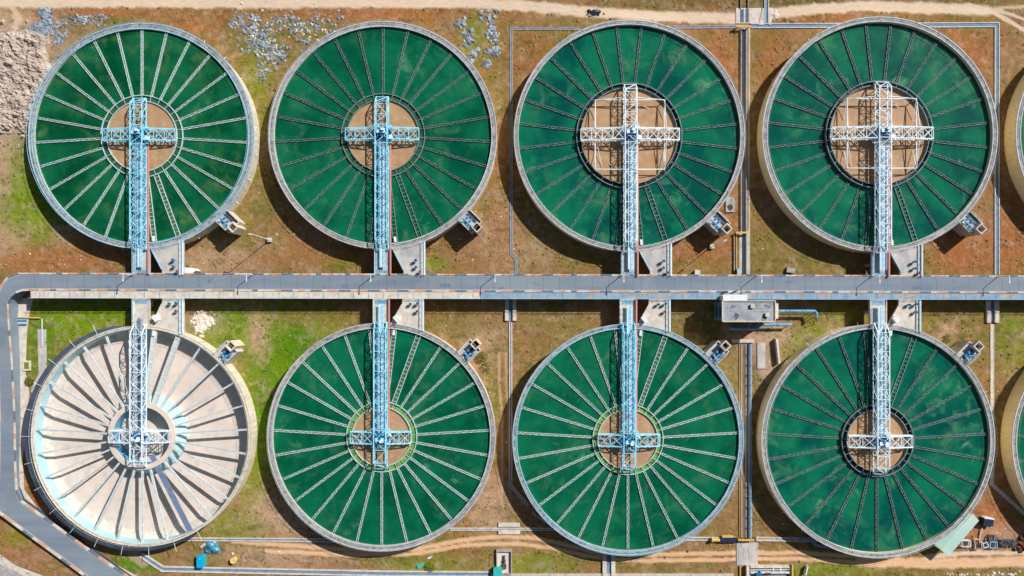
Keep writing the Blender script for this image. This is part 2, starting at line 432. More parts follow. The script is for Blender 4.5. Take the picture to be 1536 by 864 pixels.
TRACKS = [
    ([(-60, 3), (400, 4), (700, 4), (780, 8), (860, 15), (960, 24), (1060, 26), (1110, 27), (1150, 21), (1220, 13), (1300, 9), (1400, 12), (1480, 15)], 8.4, PALE, .92),
    ([(1440, 15), (1492, 19), (1536, 44), (1620, 90)], 3.2, PALE, .85), ([(1470, 18), (1500, 16), (1540, 30), (1620, 60)], 2.6, PALE, .8), ([(1480, 13), (1536, 10), (1620, 9)], 2.5, PALE, .6),
    ([(350, 812), (440, 818), (520, 824), (590, 828), (640, 821), (700, 809), (760, 804), (800, 806), (850, 818), (900, 830), (960, 832), (1100, 829)], 3.4, SAND, .85),
    ([(400, 826), (520, 832), (610, 832), (640, 828), (700, 817), (780, 815), (830, 822), (880, 834), (940, 841), (1100, 839)], 3.2, SAND, .85),
    ([(1100, 829), (1200, 829), (1290, 836), (1330, 840)], 3.4, SAND, .85), ([(1100, 838), (1200, 838), (1290, 844), (1340, 846)], 3.2, SAND, .85),
    ([(1290, 842), (1400, 845), (1536, 842), (1640, 840)], 8.0, SAND, .95), ([(1390, 836), (1440, 830), (1536, 829), (1620, 828)], 3.4, PALE, .9),
    ([(748, 530), (752, 620), (754, 760)], 1.8, PINK, .7), ([(758, 530), (762, 620), (765, 740)], 1.6, PINK, .6),
    ([(1410, 779), (1500, 800)], 2.0, DUST, .3), ([(14, 0), (30, 30), (8, 62)], 5.0, PALE, .6), ([(214, 842), (190, 820), (170, 812)], 9.0, DUST, .7),
]


def ground_colour(wx, wy):
    k = ZC / H * S
    px = wx / k + NX; py = -wy / k + NY
    wob = 6 * (vnoise(px, py, 22, 3, 3) - 0.5); wob2 = 6 * (vnoise(px, py, 22, 4, 3) - 0.5)
    x = px + wob; y = py + wob2
    n1 = vnoise(px, py, 60, 5, 6, .6); n5 = vnoise(px * .7 + py * .5, py * .7 - px * .5, 13, 23, 4, .7); n2 = vnoise(px, py, 26, 6, 5, .65); n3 = vnoise(px, py, 9, 7, 4, .7); n4 = vnoise(px * .45, py, 8, 17, 4, .75)
    c = BROWN[None, :] * np.ones(px.shape + (1,))
    w = sstep(n1 + (n2 - .5) * .6, .38, .6)[..., None]; c = c * (1 - w) + OLIVE * w
    w = (sstep(n2, .54, .72) * .6)[..., None]; c = c * (1 - w) + ORANGE * w
    for bx, by, rx, ry, col, st in BLOBS:
        d = ((x - bx) / rx) ** 2 + ((y - by) / ry) ** 2
        w = np.exp(-d * 1.1) * 1.4 + (n2 - .5) * 1.3 * np.exp(-d * .5) + (n3 - .5) * .8 * np.exp(-d * .5)
        w = (np.clip(w, 0, 1) * st)[..., None]
        c = c * (1 - w) + col * w
    w = (sstep(n3, .56, .74) * .38)[..., None]; c = c * (1 - w) + PINK * w
    w = (sstep(n4, .56, .76) * .5)[..., None]; c = c * (1 - w) + SCRUB * w
    w = (sstep(n5, .52, .75) * .3)[..., None]; c = c * (1 - w) + DUST * w
    c = c * (.56 + .56 * vnoise(px, py, 5, 29, 3, .8))[..., None]
    tr = np.zeros(px.shape)
    for pts, hw, col, st in TRACKS:
        d = seg_dist(px + wob * .35, py + wob2 * .35, pts) + (n3 - .5) * hw * .9 + (n4 - .5) * hw * .5
        w = (1 - sstep(d, hw * .65, hw * 1.25)) * st
        tr = np.maximum(tr, w)
        w = w[..., None]; cc = col * (0.84 + .2 * n4[..., None]); c = c * (1 - w) + cc * w
    far = sstep(np.hypot(px - 768, py - 432), 1300, 2600)[..., None]
    c = c * (1 - far) + (OLIVE * .55 + BROWN * .45) * far
    return np.clip(c, 0.005, .95), tr, n2, n3


def ground_material(name='dry_grass_ground', lo=.62, hi=1.34, stretch=(1, 1, 1), bump=.35):
    m = bpy.data.materials.new(name); m.use_nodes = True
    nt = m.node_tree; n = nt.nodes; L = nt.links; bs = n['Principled BSDF']
    bs.inputs['Roughness'].default_value = 0.95; bs.inputs['Specular IOR Level'].default_value = 0.1
    at = n.new('ShaderNodeAttribute'); at.attribute_name = 'soil'
    geo = n.new('ShaderNodeNewGeometry')
    nz = n.new('ShaderNodeTexNoise'); nz.inputs['Scale'].default_value = 1.6; nz.inputs['Detail'].default_value = 8; nz.inputs['Roughness'].default_value = .75
    mp = n.new('ShaderNodeMapping'); mp.inputs['Scale'].default_value = stretch
    L.new(geo.outputs['Position'], mp.inputs[0]); L.new(mp.outputs[0], nz.inputs['Vector'])
    mr = n.new('ShaderNodeMapRange'); mr.inputs[1].default_value = .3; mr.inputs[2].default_value = .7; mr.inputs[3].default_value = lo; mr.inputs[4].default_value = hi
    L.new(nz.outputs['Fac'], mr.inputs[0])
    mx = n.new('ShaderNodeMix'); mx.data_type = 'RGBA'; mx.blend_type = 'MULTIPLY'; mx.inputs[0].default_value = 1
    cc = n.new('ShaderNodeCombineColor')
    for i in range(3): L.new(mr.outputs[0], cc.inputs[i])
    L.new(at.outputs['Color'], mx.inputs[6]); L.new(cc.outputs[0], mx.inputs[7]); L.new(mx.outputs[2], bs.inputs['Base Color'])
    nb = n.new('ShaderNodeTexNoise'); nb.inputs['Scale'].default_value = 0.9; nb.inputs['Detail'].default_value = 8; nb.inputs['Roughness'].default_value = .7
    L.new(geo.outputs['Position'], nb.inputs['Vector'])
    bp = n.new('ShaderNodeBump'); bp.inputs['Strength'].default_value = bump; bp.inputs['Distance'].default_value = .4
    L.new(nb.outputs['Fac'], bp.inputs['Height']); L.new(bp.outputs[0], bs.inputs['Normal'])
    return m


M['ground'] = ground_material()
M['track'] = ground_material('dirt_track_soil', .86, 1.14, (.25, 1, 1), .1)


def build_ground():
    k = ZC / H * S
    fx = np.arange(-40, 1581, 2.0); fy = np.arange(-40, 905, 2.0)
    ext = np.array([6, 14, 30, 60, 110, 200, 380, 700, 1400, 3000, 6500, 14000])
    pxs = np.concatenate([fx[0] - ext[::-1], fx, fx[-1] + ext]); pys = np.concatenate([fy[0] - ext[::-1], fy, fy[-1] + ext])
    X, Y = np.meshgrid((pxs - NX) * k, -(pys - NY) * k)
    c, tr, n2, n3 = ground_colour(X, Y)
    ny, nx = X.shape
    z = np.zeros_like(X)
    z += (n3 - .5) * 0.10
    z -= tr * 0.05
    inside = (np.abs(X) < 190) & (np.abs(Y) < 120)
    z = np.where(inside, z, 0)
    V = np.stack([X, Y, z], -1).reshape(-1, 3)
    i = np.arange(ny - 1)[:, None] * nx + np.arange(nx - 1)[None, :]
    F = np.stack([i, i + nx, i + nx + 1, i + 1], -1).reshape(-1, 4)
    trf = (tr[:-1, :-1] + tr[1:, 1:]).reshape(-1) / 2
    rgba = np.concatenate([c, np.ones(c.shape[:2] + (1,))], -1).reshape(-1, 4).astype(np.float32)

    def make(name, sel, mat='ground'):
        f = F[sel]; used = np.unique(f); remap = np.zeros(len(V), int); remap[used] = np.arange(len(used))
        me = bpy.data.meshes.new(name); me.vertices.add(len(used)); me.vertices.foreach_set('co', V[used].astype(np.float32).ravel())
        me.loops.add(f.size); me.loops.foreach_set('vertex_index', remap[f].ravel().astype(np.int32))
        me.polygons.add(len(f)); me.polygons.foreach_set('loop_start', np.arange(0, f.size, 4, dtype=np.int32))
        me.polygons.foreach_set('use_smooth', np.ones(len(f), bool))
        at = me.color_attributes.new('soil', 'FLOAT_COLOR', 'POINT'); at.data.foreach_set('color', rgba[used].ravel())
        me.materials.append(M[mat]); me.update(); me.validate()
        return link_mesh(name, me)
    tag(make('ground', trf < .5), 'dry grass and bare reddish soil around the tanks', kind='structure')
    tag(make('dirt_track', trf >= .5, 'track'), 'pale dirt tracks worn along the edges of the yard', kind='structure')


build_ground()


# ------------------------------------------------------------------ tanks
def dirv(th, sy=1):
    """unit vector for an angle clockwise from the top of the picture"""
    return (math.sin(R(th)), sy * math.cos(R(th)))


TROUGH_CACHE = {}


def trough_mesh(kind, r0, r1, w, zw, plate, bed, ladder):
    key = (kind, round(r0, 1), round(r1, 1), ladder)
    if key in TROUGH_CACHE: return TROUGH_CACHE[key]
    mb = MB(); z0 = zw - .15; z1 = zw + .3; t = .13 if kind != 'dull' else .10
    if kind == 'dry': w = .5; z0 = zw - .3; z1 = zw + .35
    if ladder: w = 1.5; t = .17
    mb.box(-w / 2, r0, z0, -w / 2 + t, r1, z1); mb.box(w / 2 - t, r0, z0, w / 2, r1, z1)
    step = 1.25 if ladder else 1.0
    n = int((r1 - r0) / step); hw = w / 2 - t
    for i in range(n):
        y = r0 + (i + .5) * step
        if ladder: mb.box(-hw, y - .07, z1 - .12, hw, y + .07, z1 - .03)
        elif kind != 'dry':
            s = 1 if i % 2 else -1
            mb.bar((-hw * s, y - .5, z1 - .08), (hw * s, y + .5, z1 - .08), .13 if kind != 'dull' else .09, .06)
    mb.mi = 1
    zb = zw + .08 if kind == 'white' else (zw + .24 if kind == 'dry' else zw - .06)
    mb.box(-hw, r0 + .01, zb - .08, hw, r1 - .01, zb)
    me = mb.mesh('trough', M[plate], M[bed]); TROUGH_CACHE[key] = me
    return me


def make_tank(spec):
    cx, cy = spec['c']; sy = spec['sy']
    Ro = spec['Ro'] * S; Ri = spec['Ri'] * S; ro = spec['ro'] * S; ri = spec['ri'] * S
    root = empty('clarifier_tank', P(cx, cy, RIM) * 1.0)
    root.location.z = 0
    tag(root, spec['label'], 'tank', 'round clarifier tanks')
    wall = spec.get('wall', 'cream'); cop = spec.get('coping', 'coping_white')
    empty_tank = spec.get('empty', False)
    zw = spec['zw']
    MB().ring(Ri + .02, Ro - .12, -0.3, RIM - .16).build('outer_wall', M[wall], root)
    rimo = MB().ring(Ri, Ro, RIM - .155, RIM).build('rim_walkway', M['concrete_light' if empty_tank else 'rim'], root)
    cp = MB().ring(Ro - .26, Ro + .03, RIM + .003, RIM + .12)
    cp.ring(Ri - .03, Ri + .24, RIM + .003, RIM + .12)
    cp.build('rim_coping', M[cop], rimo)
    hr = MB()
    for rr in (Ro - .1, Ri + .08):
        hr.torus((0, 0, RIM + 1.05), rr, .045, 120, 4)
        for i in range(60):
            t = 2 * math.pi * i / 60
            hr.bar((rr * math.cos(t), rr * math.sin(t), RIM + .1), (rr * math.cos(t), rr * math.sin(t), RIM + 1.05), .06)
    hr.build('rim_handrail', M['pale_blue' if cop == 'coping_blue' else 'coping_white'], rimo)
    if spec.get('spouts', True):
        sp = MB()
        for i in range(27):
            t = R(13.333 * i + 5); c, d = math.cos(t), math.sin(t)
            sp.cyl(((Ro - .2) * c, (Ro - .2) * d, 3.0), ((Ro + .8) * c, (Ro + .8) * d, 2.9), .09, 6)
        o = sp.build('drain_spouts', M['white_steel'], root)
    n = spec['n']; off = spec['off']
    if not empty_tank:
        MB().disc(ro - .1, Ri + .3, zw).build('water', M[spec['water']], root)
        MB().disc(0, ri + .05, zw + .02).build('sludge_water', M['mud'], root)
        MB().disc(ri, ro, zw + .05).build('ring_channel_water', M[spec['ring']], root)
        rw = MB().ring(ro - .22, ro, zw - .6, RIM - .12, 96).ring(ri - .18, ri + .04, zw - .6, RIM - .12, 96)
        for i in range(n):
            th = off + i * 360.0 / n; dx, dy = dirv(th, sy)
            rw.bar((dx * ri, dy * ri, RIM - .22), (dx * (ro - .2), dy * (ro - .2), RIM - .22), .12, .12)
        rw.build('ring_channel_wall', M[spec.get('ringwall', 'trough_white')], root)
    else:
        MB().disc(ro + .1, Ri + .3, .35, zi=.2).build('tank_floor', M['floor_beige'], root)
        MB().ring(Ri - 2.2, Ri + .01, .25, .37, z0o=.25, z1o=1.3).build('wall_fillet', M['concrete_light'], root)
        MB().ring(Ri - .10, Ri + .015, 1.0, RIM - .2).build('inner_wall_lining', M['pale_cyan'], root)
        rw = MB().ring(ri, ro, RIM - .5, RIM - .02, 96)
        rw.build('ring_walkway', M['floor_beige'], root)
        MB().ring(ro - .45, ro + 1.7, .1, RIM - .55, 96, z1o=1.6).build('ring_skirt', M['pale_cyan'], root)
        MB().ring(ri + .1, ri + .3, .2, RIM - .5, 96).build('inner_ring_wall', M['sky_blue'], root)
        MB().disc(0, ri + .2, .25).build('hopper_floor', M['floor_beige'], root)
        # added slate crescent, draws the outer wall's shaded side, widest on the left
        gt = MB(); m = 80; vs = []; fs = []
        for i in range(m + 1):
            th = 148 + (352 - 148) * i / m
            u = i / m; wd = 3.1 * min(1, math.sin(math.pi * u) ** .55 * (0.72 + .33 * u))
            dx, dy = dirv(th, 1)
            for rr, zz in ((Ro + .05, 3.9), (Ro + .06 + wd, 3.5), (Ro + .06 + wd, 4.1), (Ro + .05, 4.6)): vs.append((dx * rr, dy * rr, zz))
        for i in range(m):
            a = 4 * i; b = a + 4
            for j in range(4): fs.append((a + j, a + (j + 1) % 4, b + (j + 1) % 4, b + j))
        gt.add(vs, fs).build('shaded_wall_crescent', M['slate'], root)
        bk = MB()
        for i in range(15):
            th = 150 + i * 13.3; dx, dy = dirv(th, 1)
            bk.bar((dx * Ro, dy * Ro, 4.7), (dx * (Ro + 3.2), dy * (Ro + 3.2), 4.75), .09)
        bk.build('outer_brackets', M['white_steel'], root)
    tk = spec['trough']
    plate, bed = {'white': ('trough_white', 'trough_bed_green'), 'dull': ('trough_dull', 'trough_bed_dark'), 'dry': ('trough_dry', 'trough_bed_dry')}[tk]
    for i in range(n):
        th = off + i * 360.0 / n
        lad = i in spec['ladders']
        me = trough_mesh(tk, ro + .02, Ri - .02, .7, 4.3 if empty_tank else zw, plate, bed, lad)
        t = link_mesh('trough', me, root)
        dx, dy = dirv(th, sy)
        t.rotation_euler = (0, 0, math.atan2(-dx, dy))
        if lad: t['label'] = 'wide ladder-like weir trough'
    if empty_tank:
        dx, dy = dirv(153, 1); ux = (dx, dy)
        rp = MB(); a0, a1 = 6.6, 33.0; c = ((a0 + a1) / 2 * dx, (a0 + a1) / 2 * dy)
        rp.obox(c, ux, (a1 - a0) / 2, .85, 4.72, 4.85)
        rp.build('walkway_plank', M['deck_grey'], root)
    # white float box at the end of the trough beside the bridge
    th = spec['boxang']; dx, dy = dirv(th, sy)
    bx = MB().obox((dx * (Ri - 1.1), dy * (Ri - 1.1)), (dx, dy), .8, .35, zw + .3, RIM + .1)
    bx.build('float_box', M['white_paint'], root)
    return root


TANKS = [
    dict(c=(212, 204), sy=1, Ro=169.5, Ri=160.5, ro=62, ri=53.3, n=27, off=0, ladders=(12, 13), zw=4.45, water='water_a', ring='ring_green', trough='white', coping='coping_blue', boxang=173.3,
         label='green water tank with pale blue rim, beside the beige soil heap'),
    dict(c=(574.3, 202.7), sy=1, Ro=171, Ri=163, ro=63, ri=54.2, n=27, off=0, ladders=(12, 13), zw=4.35, water='water_b', ring='ring_green', trough='dull', spouts=False, boxang=173.3, ringwall='trough_dull',
         label='green tank with dull grey troughs, between two grey rubble patches'),
    dict(c=(944.2, 203.2), sy=1, Ro=173.5, Ri=166.5, ro=79.7, ri=73, n=28, off=6.43, ladders=(12, 13), zw=4.05, water='water_c', ring='ring_dark', trough='dull', spouts=False, boxang=173.6, ringwall='trough_dull',
         label='teal tank with large brown centre, between the thin jogged drain and the pipe run'),
    dict(c=(1320, 201.5), sy=1, Ro=176.5, Ri=169, ro=81, ri=75, n=28, off=6.43, ladders=(12, 13), zw=3.85, water='water_c', ring='ring_dark', trough='dull', wall='ochre', boxang=173.6, ringwall='trough_dull',
         label='teal tank with large brown centre, ochre outer wall showing, enclosed by the wide blue channel'),
    dict(c=(212, 654), sy=-1, Ro=165.5, Ri=161, ro=50.8, ri=43.4, n=27, off=0, ladders=(12, 13), zw=4.2, trough='dry', empty=True, coping='cream', spouts=False, boxang=173.3,
         label='empty drained tank with dry beige floor beside the curved ramp'),
    dict(c=(572.2, 655.3), sy=-1, Ro=171, Ri=163, ro=53.4, ri=44.7, n=27, off=0, ladders=(12, 13), zw=4.4, water='water_b', ring='moss', trough='white', spouts=False, coping='coping_white', boxang=173.3,
         label='green tank with white troughs and mossy centre ring, next to the empty tank'),
    dict(c=(942.2, 659.3), sy=-1, Ro=173.5, Ri=166.5, ro=53.4, ri=45.5, n=27, off=0, ladders=(12, 13), zw=4.35, water='water_b', ring='moss', trough='white', spouts=False, coping='coping_blue', boxang=173.3,
         label='green tank with white troughs and mossy centre ring, lower left of the control building'),
    dict(c=(1317.3, 661.2), sy=-1, Ro=175.2, Ri=168.2, ro=54.5, ri=46.8, n=27, off=0, ladders=(12, 13), zw=4.0, water='water_c', ring='ring_dark', trough='dull', wall='ochre', boxang=173.3, ringwall='trough_dull',
         label='green tank with dull troughs and small brown centre, next to the mint sheet roof'),
    dict(c=(1700, 201), sy=1, Ro=176.5, Ri=169, ro=81, ri=75, n=28, off=6.43, ladders=(12, 13), zw=4.2, water='water_c', ring='ring_dark', trough='dull', wall='ochre', boxang=173.6,
         label='ochre walled tank cut off at the right edge, above the road'),
    dict(c=(1695, 664), sy=-1, Ro=177, Ri=170, ro=54.5, ri=46.8, n=27, off=0, ladders=(12, 13), zw=4.2, water='water_b', ring='moss', trough='dull', wall='ochre', boxang=173.3,
         label='ochre walled tank cut off at the right edge, below the road'),
]
for t in TANKS: make_tank(t)


# ------------------------------------------------------------------ truss bridges with the centre drive
def truss(mb, x0, x1, length_pts, zl, zu, axis='y', cw=.26, dw=.14, top='x', y0=0.0):
    """box truss between the stations in length_pts along an axis; zu may vary by station"""
    def pt(a, b, z): return (a, b, z) if axis == 'y' else (b, a, z)
    n = len(length_pts)
    for i in range(n):
        b = length_pts[i]; zt = zu[i]
        mb.bar(pt(x0, b, zl), pt(x1, b, zl), dw)
        mb.bar(pt(x0 + .1, b, zt), pt(x1 - .1, b, zt), dw)
        if zt - zl > .4:
            mb.bar(pt(x0, b, zl), pt(x0 + .1, b, zt), dw); mb.bar(pt(x1, b, zl), pt(x1 - .1, b, zt), dw)
        if i < n - 1:
            b2 = length_pts[i + 1]; zt2 = zu[i + 1]
            for x, s in ((x0, .1), (x1, -.1)):
                mb.bar(pt(x, b, zl), pt(x, b2, zl), cw)
                mb.bar(pt(x + s, b, zt), pt(x + s, b2, zt2), cw)
                if i % 2: mb.bar(pt(x, b, zl), pt(x + s, b2, zt2), dw)
                else: mb.bar(pt(x + s, b, zt), pt(x, b2, zl), dw)
            if i % 2 or top == 'x': mb.bar(pt(x0 + .1, b, zt), pt(x1 - .1, b2, zt2), dw)
            if not i % 2 or top == 'x': mb.bar(pt(x1 - .1, b, zt), pt(x0 + .1, b2, zt2), dw)
            mb.bar(pt(x0 if i % 2 else x1, b, zl), pt(x1 if i % 2 else x0, b2, zl), dw * .8)


def make_bridge(spec, label, mat, deck, mach, frame=False, redpipe=True, deck_end=5.2):
    cx, cy = spec['c']; sy = spec['sy']; Ro = spec['Ro'] * S; ri = spec['ri'] * S
    loc = P(cx, cy, RIM); loc.z = 0
    root = empty('truss_bridge', loc)
    tag(root, label, 'truss bridge', 'truss bridges reaching the tank centres')
    MM = M[mat]; La = ri + .1
    # main truss, seen along image y
    mb = MB(); y_back = ri + .4; y_front = -(Ro + .3)
    n = int(round((y_back - y_front) / 2.9)); st = [y_back + (y_front - y_back) * i / n for i in range(n + 1)]
    zu = [8.0] * (n + 1); zu[0] = 5.9; zu[-1] = 5.9
    st[1] = y_back - 2.0
    truss(mb, -1.85, 1.85, [sy * v for v in st], 5.7, zu, 'y', top='alt')
    mb.build('main_truss', MM, root)
    for s in (-1, 1):
        mb = MB(); m = max(2, int(round((La - 2.0) / 3.4))); st2 = [s * (2.0 + (La - 2.0) * i / m) for i in range(m + 1)]
        zt = [7.7 - (7.7 - 6.5) * i / m for i in range(m + 1)]
        truss(mb, -1.8, 1.8, st2, 5.7, zt, 'x')
        for yy in (-1.7, 1.7):
            mb.bar((s * (La - .3), yy, 5.7), (s * (La - .3), yy, 4.0 if not spec.get('empty') else 1.2), .14)
            mb.bar((s * (La - .3), yy, 5.6), (s * (La - 3), yy, 4.2 if not spec.get('empty') else 1.6), .12)
        mb.build('cross_truss', MM, root)
    # walkway
    dk = MB(); ye = y_front - deck_end
    a, b = sorted((sy * (1.0 if not spec.get('empty') else 6.0), sy * ye))
    dk.box(-.62, a, 5.98, .9, b, 6.06)
    dko = dk.build('walkway_deck', M[deck], root)
    rl = MB()
    for x in (-.66, .98):
        rl.bar((x, sy * -1.5, 7.0), (x, sy * ye, 7.0), .07); rl.bar((x, sy * -1.5, 6.5), (x, sy * ye, 6.5), .05)
        nn = 22
        for i in range(nn + 1):
            y = sy * (-1.5 + (ye + 1.5) * i / nn) * 1
            rl.bar((x, y, 6.0), (x, y, 7.0), .06)
    rl.build('walkway_handrail', MM, dko)
    pp = MB()
    pp.cyl((-1.15, sy * -2.5, 6.0), (-1.15, sy * (y_front + 1.5), 6.0), .16)
    pp.cyl((1.3, sy * -2.5, 6.0), (1.3, sy * (y_front + 2.5), 6.0), .2)
    pp.build('service_pipe', M['sky_blue'], root)
    if redpipe:
        rp = MB(); rp.box(2.2, min(sy * -2.8, sy * (y_front - 7.2)), 5.45, 2.62, max(sy * -2.8, sy * (y_front - 7.2)), 5.75)
        rp.build('cable_duct', M['red'], root)
    # centre drive
    col = MB(); col.cyl((0, 0, 0.4), (0, 0, 5.6), 1.15, 24); col.build('centre_column', M[mach], root)
    tt = MB(); tt.cyl((0, 0, 5.0), (0, 0, 5.45), 2.35, 32)
    for i in range(12):
        t = R(30 * i); tt.bar((2.2 * math.cos(t), 2.2 * math.sin(t), 4.6), (2.2 * math.cos(t), 2.2 * math.sin(t), 5.1), .2)
    tt.build('turntable', M['blue_machine'], root)
    dr = MB()
    dr.cyl((0, 0, 6.0), (0, 0, 7.0), 1.5, 24); dr.cyl((0, 0, 7.0), (0, 0, 7.9), .95, 20); dr.cyl((0, 0, 7.9), (0, 0, 8.5), .45, 14)
    dr.cyl((-1.9, .9, 6.9), (-.6, .9, 6.9), .45); dr.cyl((.7, -.9, 6.9), (2.1, -.9, 6.9), .45)
    dr.box(-2.6, -.6, 6.1, -1.7, .5, 6.9); dr.box(1.7, .2, 6.1, 2.9, 1.4, 7.2)
    dr.build('drive_unit', M['blue_machine'], root)
    pf = MB()
    for i in range(11):
        x = -2.7 + 5.4 * i / 10
        pf.bar((x, -2.7, 5.85), (x, -1.9, 5.85), .2, .06); pf.bar((x, 1.9, 5.85), (x, 2.7, 5.85), .2, .06)
    for q in (-2.75, 2.75):
        for zz in (5.85, 6.9): pf.bar((-2.75, q, zz), (2.75, q, zz), .1); pf.bar((q, -2.75, zz), (q, 2.75, zz), .1)
        for w in (-2.75, -1.4, 0, 1.4, 2.75): pf.bar((w, q, 5.85), (w, q, 6.9), .08); pf.bar((q, w, 5.85), (q, w, 6.9), .08)
    for q in (-1, 1):
        for w in (-1, 1):
            pf.bar((q * 2.6, w * 2.6, 5.85), (q * .9, w * .9, 8.3), .16)
    pf.box(-1.3, -.5 + sy * .3, 8.3, 1.3, .5 + sy * .3, 8.4)
    pf.build('drive_platform', MM, root)
    MB().box(2.2, sy * -1.0 - .5, 6.0, 3.2, sy * -1.0 + .5, 7.4).build('control_box', M['white_paint'], root)
    MB().box(.1, sy * .8 - .35, 8.41, 1.0, sy * .8 + .35, 9.0).build('junction_box', M['white_paint'], root)
    # rakes hanging under the cross trusses
    rk = MB()
    zb = 4.3 if not spec.get('empty') else 1.0
    for s in (-1, 1):
        for j in range(4):
            x = s * (2.4 + (La - 3) * j / 4)
            rk.bar((x, -1.7, 5.6), (x, -1.7, zb), .13); rk.bar((x, 1.7, 5.6), (x, 1.7, zb), .13)
            rk.bar((x, -1.7, 5.0), (x, 1.7, 5.0), .1)
    rk.build('rake_hangers', MM, root)
    if frame:
        f = MB(); q = 10.35; z = 6.0; rn = random.Random(int(cx))
        for s in (-1, 1):
            f.bar((-q, s * q, z), (q, s * q, z), .22); f.bar((s * q, -q, z), (s * q, q, z), .22)
            f.bar((s * q, -6 * rn.random(), z), (s * (q - 2.2), -q + 1, 4.2), .1); f.bar((s * 3 * rn.random(), s * q, z), (s * 6, s * (q - 2), 4.2), .1)
            f.bar((-q, s * q, z), (-1.8, s * (q + .35), z + 1.3), .16); f.bar((q, s * q, z), (1.8, s * (q + .35), z + 1.3), .16)
            f.bar((s * q, -q, z), (s * (q + .3), -1.8, z + 1.2), .14); f.bar((s * q, q, z), (s * (q + .3), 1.8, z + 1.2), .14)
            for w in (-1, 1):
                f.bar((s * q, w * q, z), (s * q, w * q, 3.6), .22)
                f.bar((s * q, w * q, z), (s * q, w * q * .45, 4.1), .12)
        f.build('scraper_frame', M['white_steel'], root)
    return root


make_bridge(TANKS[0], 'pale blue truss bridge with red duct over the tank beside the soil heap', 'pale_blue', 'deck_blue', 'sky_blue')
make_bridge(TANKS[1], 'pale blue truss bridge over the tank between the rubble patches', 'pale_blue', 'deck_blue', 'sky_blue')
make_bridge(TANKS[2], 'white truss bridge with square frame and red duct, left of the vertical pipe run', 'white_steel', 'deck_blue', 'blue_machine', frame=True)
make_bridge(TANKS[3], 'white truss bridge with square frame inside the wide blue channel loop', 'white_steel', 'deck_blue', 'blue_machine', frame=True)
make_bridge(TANKS[4], 'white truss bridge over the empty beige tank', 'white_steel', 'deck_grey', 'pale_cyan', redpipe=False, deck_end=2)
make_bridge(TANKS[5], 'pale blue truss bridge over the mossy ring tank next to the empty tank', 'pale_blue', 'deck_blue', 'sky_blue')
make_bridge(TANKS[6], 'pale blue truss bridge over the mossy ring tank nearest the control building', 'pale_blue', 'deck_blue', 'sky_blue')
make_bridge(TANKS[7], 'white truss bridge over the small brown centre tank by the mint roof', 'white_steel', 'deck_blue', 'blue_machine', redpipe=False)


# ------------------------------------------------------------------ road on its viaduct and ramp
def slope(px): return px / 1536.0 * 4.0


road_pts = [(1640, 411 + slope(1640), 1640, 434 + slope(1640), 5.0), (900, 411 + slope(900), 900, 434 + slope(900), 5.0), (300, 411.6, 300, 434.6, 5.0), (50, 411, 50, 434, 5.0), (28, 411, 34, 434.5, 5.0),
            (12, 417, 24, 438, 5.0), (2, 429, 15.6, 445, 4.95), (-4, 445, 11, 455, 4.9), (-5, 470, 11, 470, 4.7), (-2, 546, 17, 546, 3.9),
            (0, 625, 21, 625, 3.0), (-1, 700, 22, 700, 2.2), (-3, 740, 24, 735, 1.9), (-2, 767, 30, 752, 1.7), (50, 805.5, 72, 782, 1.5),
            (100, 842, 125, 820.5, 1.3), (160, 886, 185, 862, 1.1), (260, 958, 290, 937, .8), (400, 1060, 430, 1040, .5)]


def ribbon(name, rows, z_under, mats, z_off=0.0, zone=None):
    """rows: (A, B) Vectors across the strip; solid down to z_under (function of z)"""
    mb = MB(); vs = []; fs = []
    for A, B in rows:
        vs += [(A.x, A.y, A.z + z_off), (B.x, B.y, B.z + z_off), (B.x, B.y, z_under(B)), (A.x, A.y, z_under(A))]
    for i in range(len(rows) - 1):
        a = 4 * i; b = a + 4
        fs += [(a, b, b + 1, a + 1), (a + 1, b + 1, b + 2, a + 2), (a + 2, b + 2, b + 3, a + 3), (a + 3, b + 3, b, a)]
    fs += [(0, 1, 2, 3), (4 * len(rows) - 1, 4 * len(rows) - 2, 4 * len(rows) - 3, 4 * len(rows) - 4)]
    mb.add(vs, fs)
    return mb.build(name, mats)


def lerp_rows(pts, f0, f1):
    rows = []
    for ox, oy, ix, iy, z in pts:
        A = P(ox + (ix - ox) * f0, oy + (iy - oy) * f0, z); B = P(ox + (ix - ox) * f1, oy + (iy - oy) * f1, z)
        rows.append((A, B))
    return rows


def under(v): return 4.1 if v.x > -148 and v.z > 4.99 else -.3


o = ribbon('road', lerp_rows(road_pts, 0.02, .98), under, M['asphalt'])
tag(o, 'grey blue asphalt road on a viaduct and curved ramp', kind='structure')
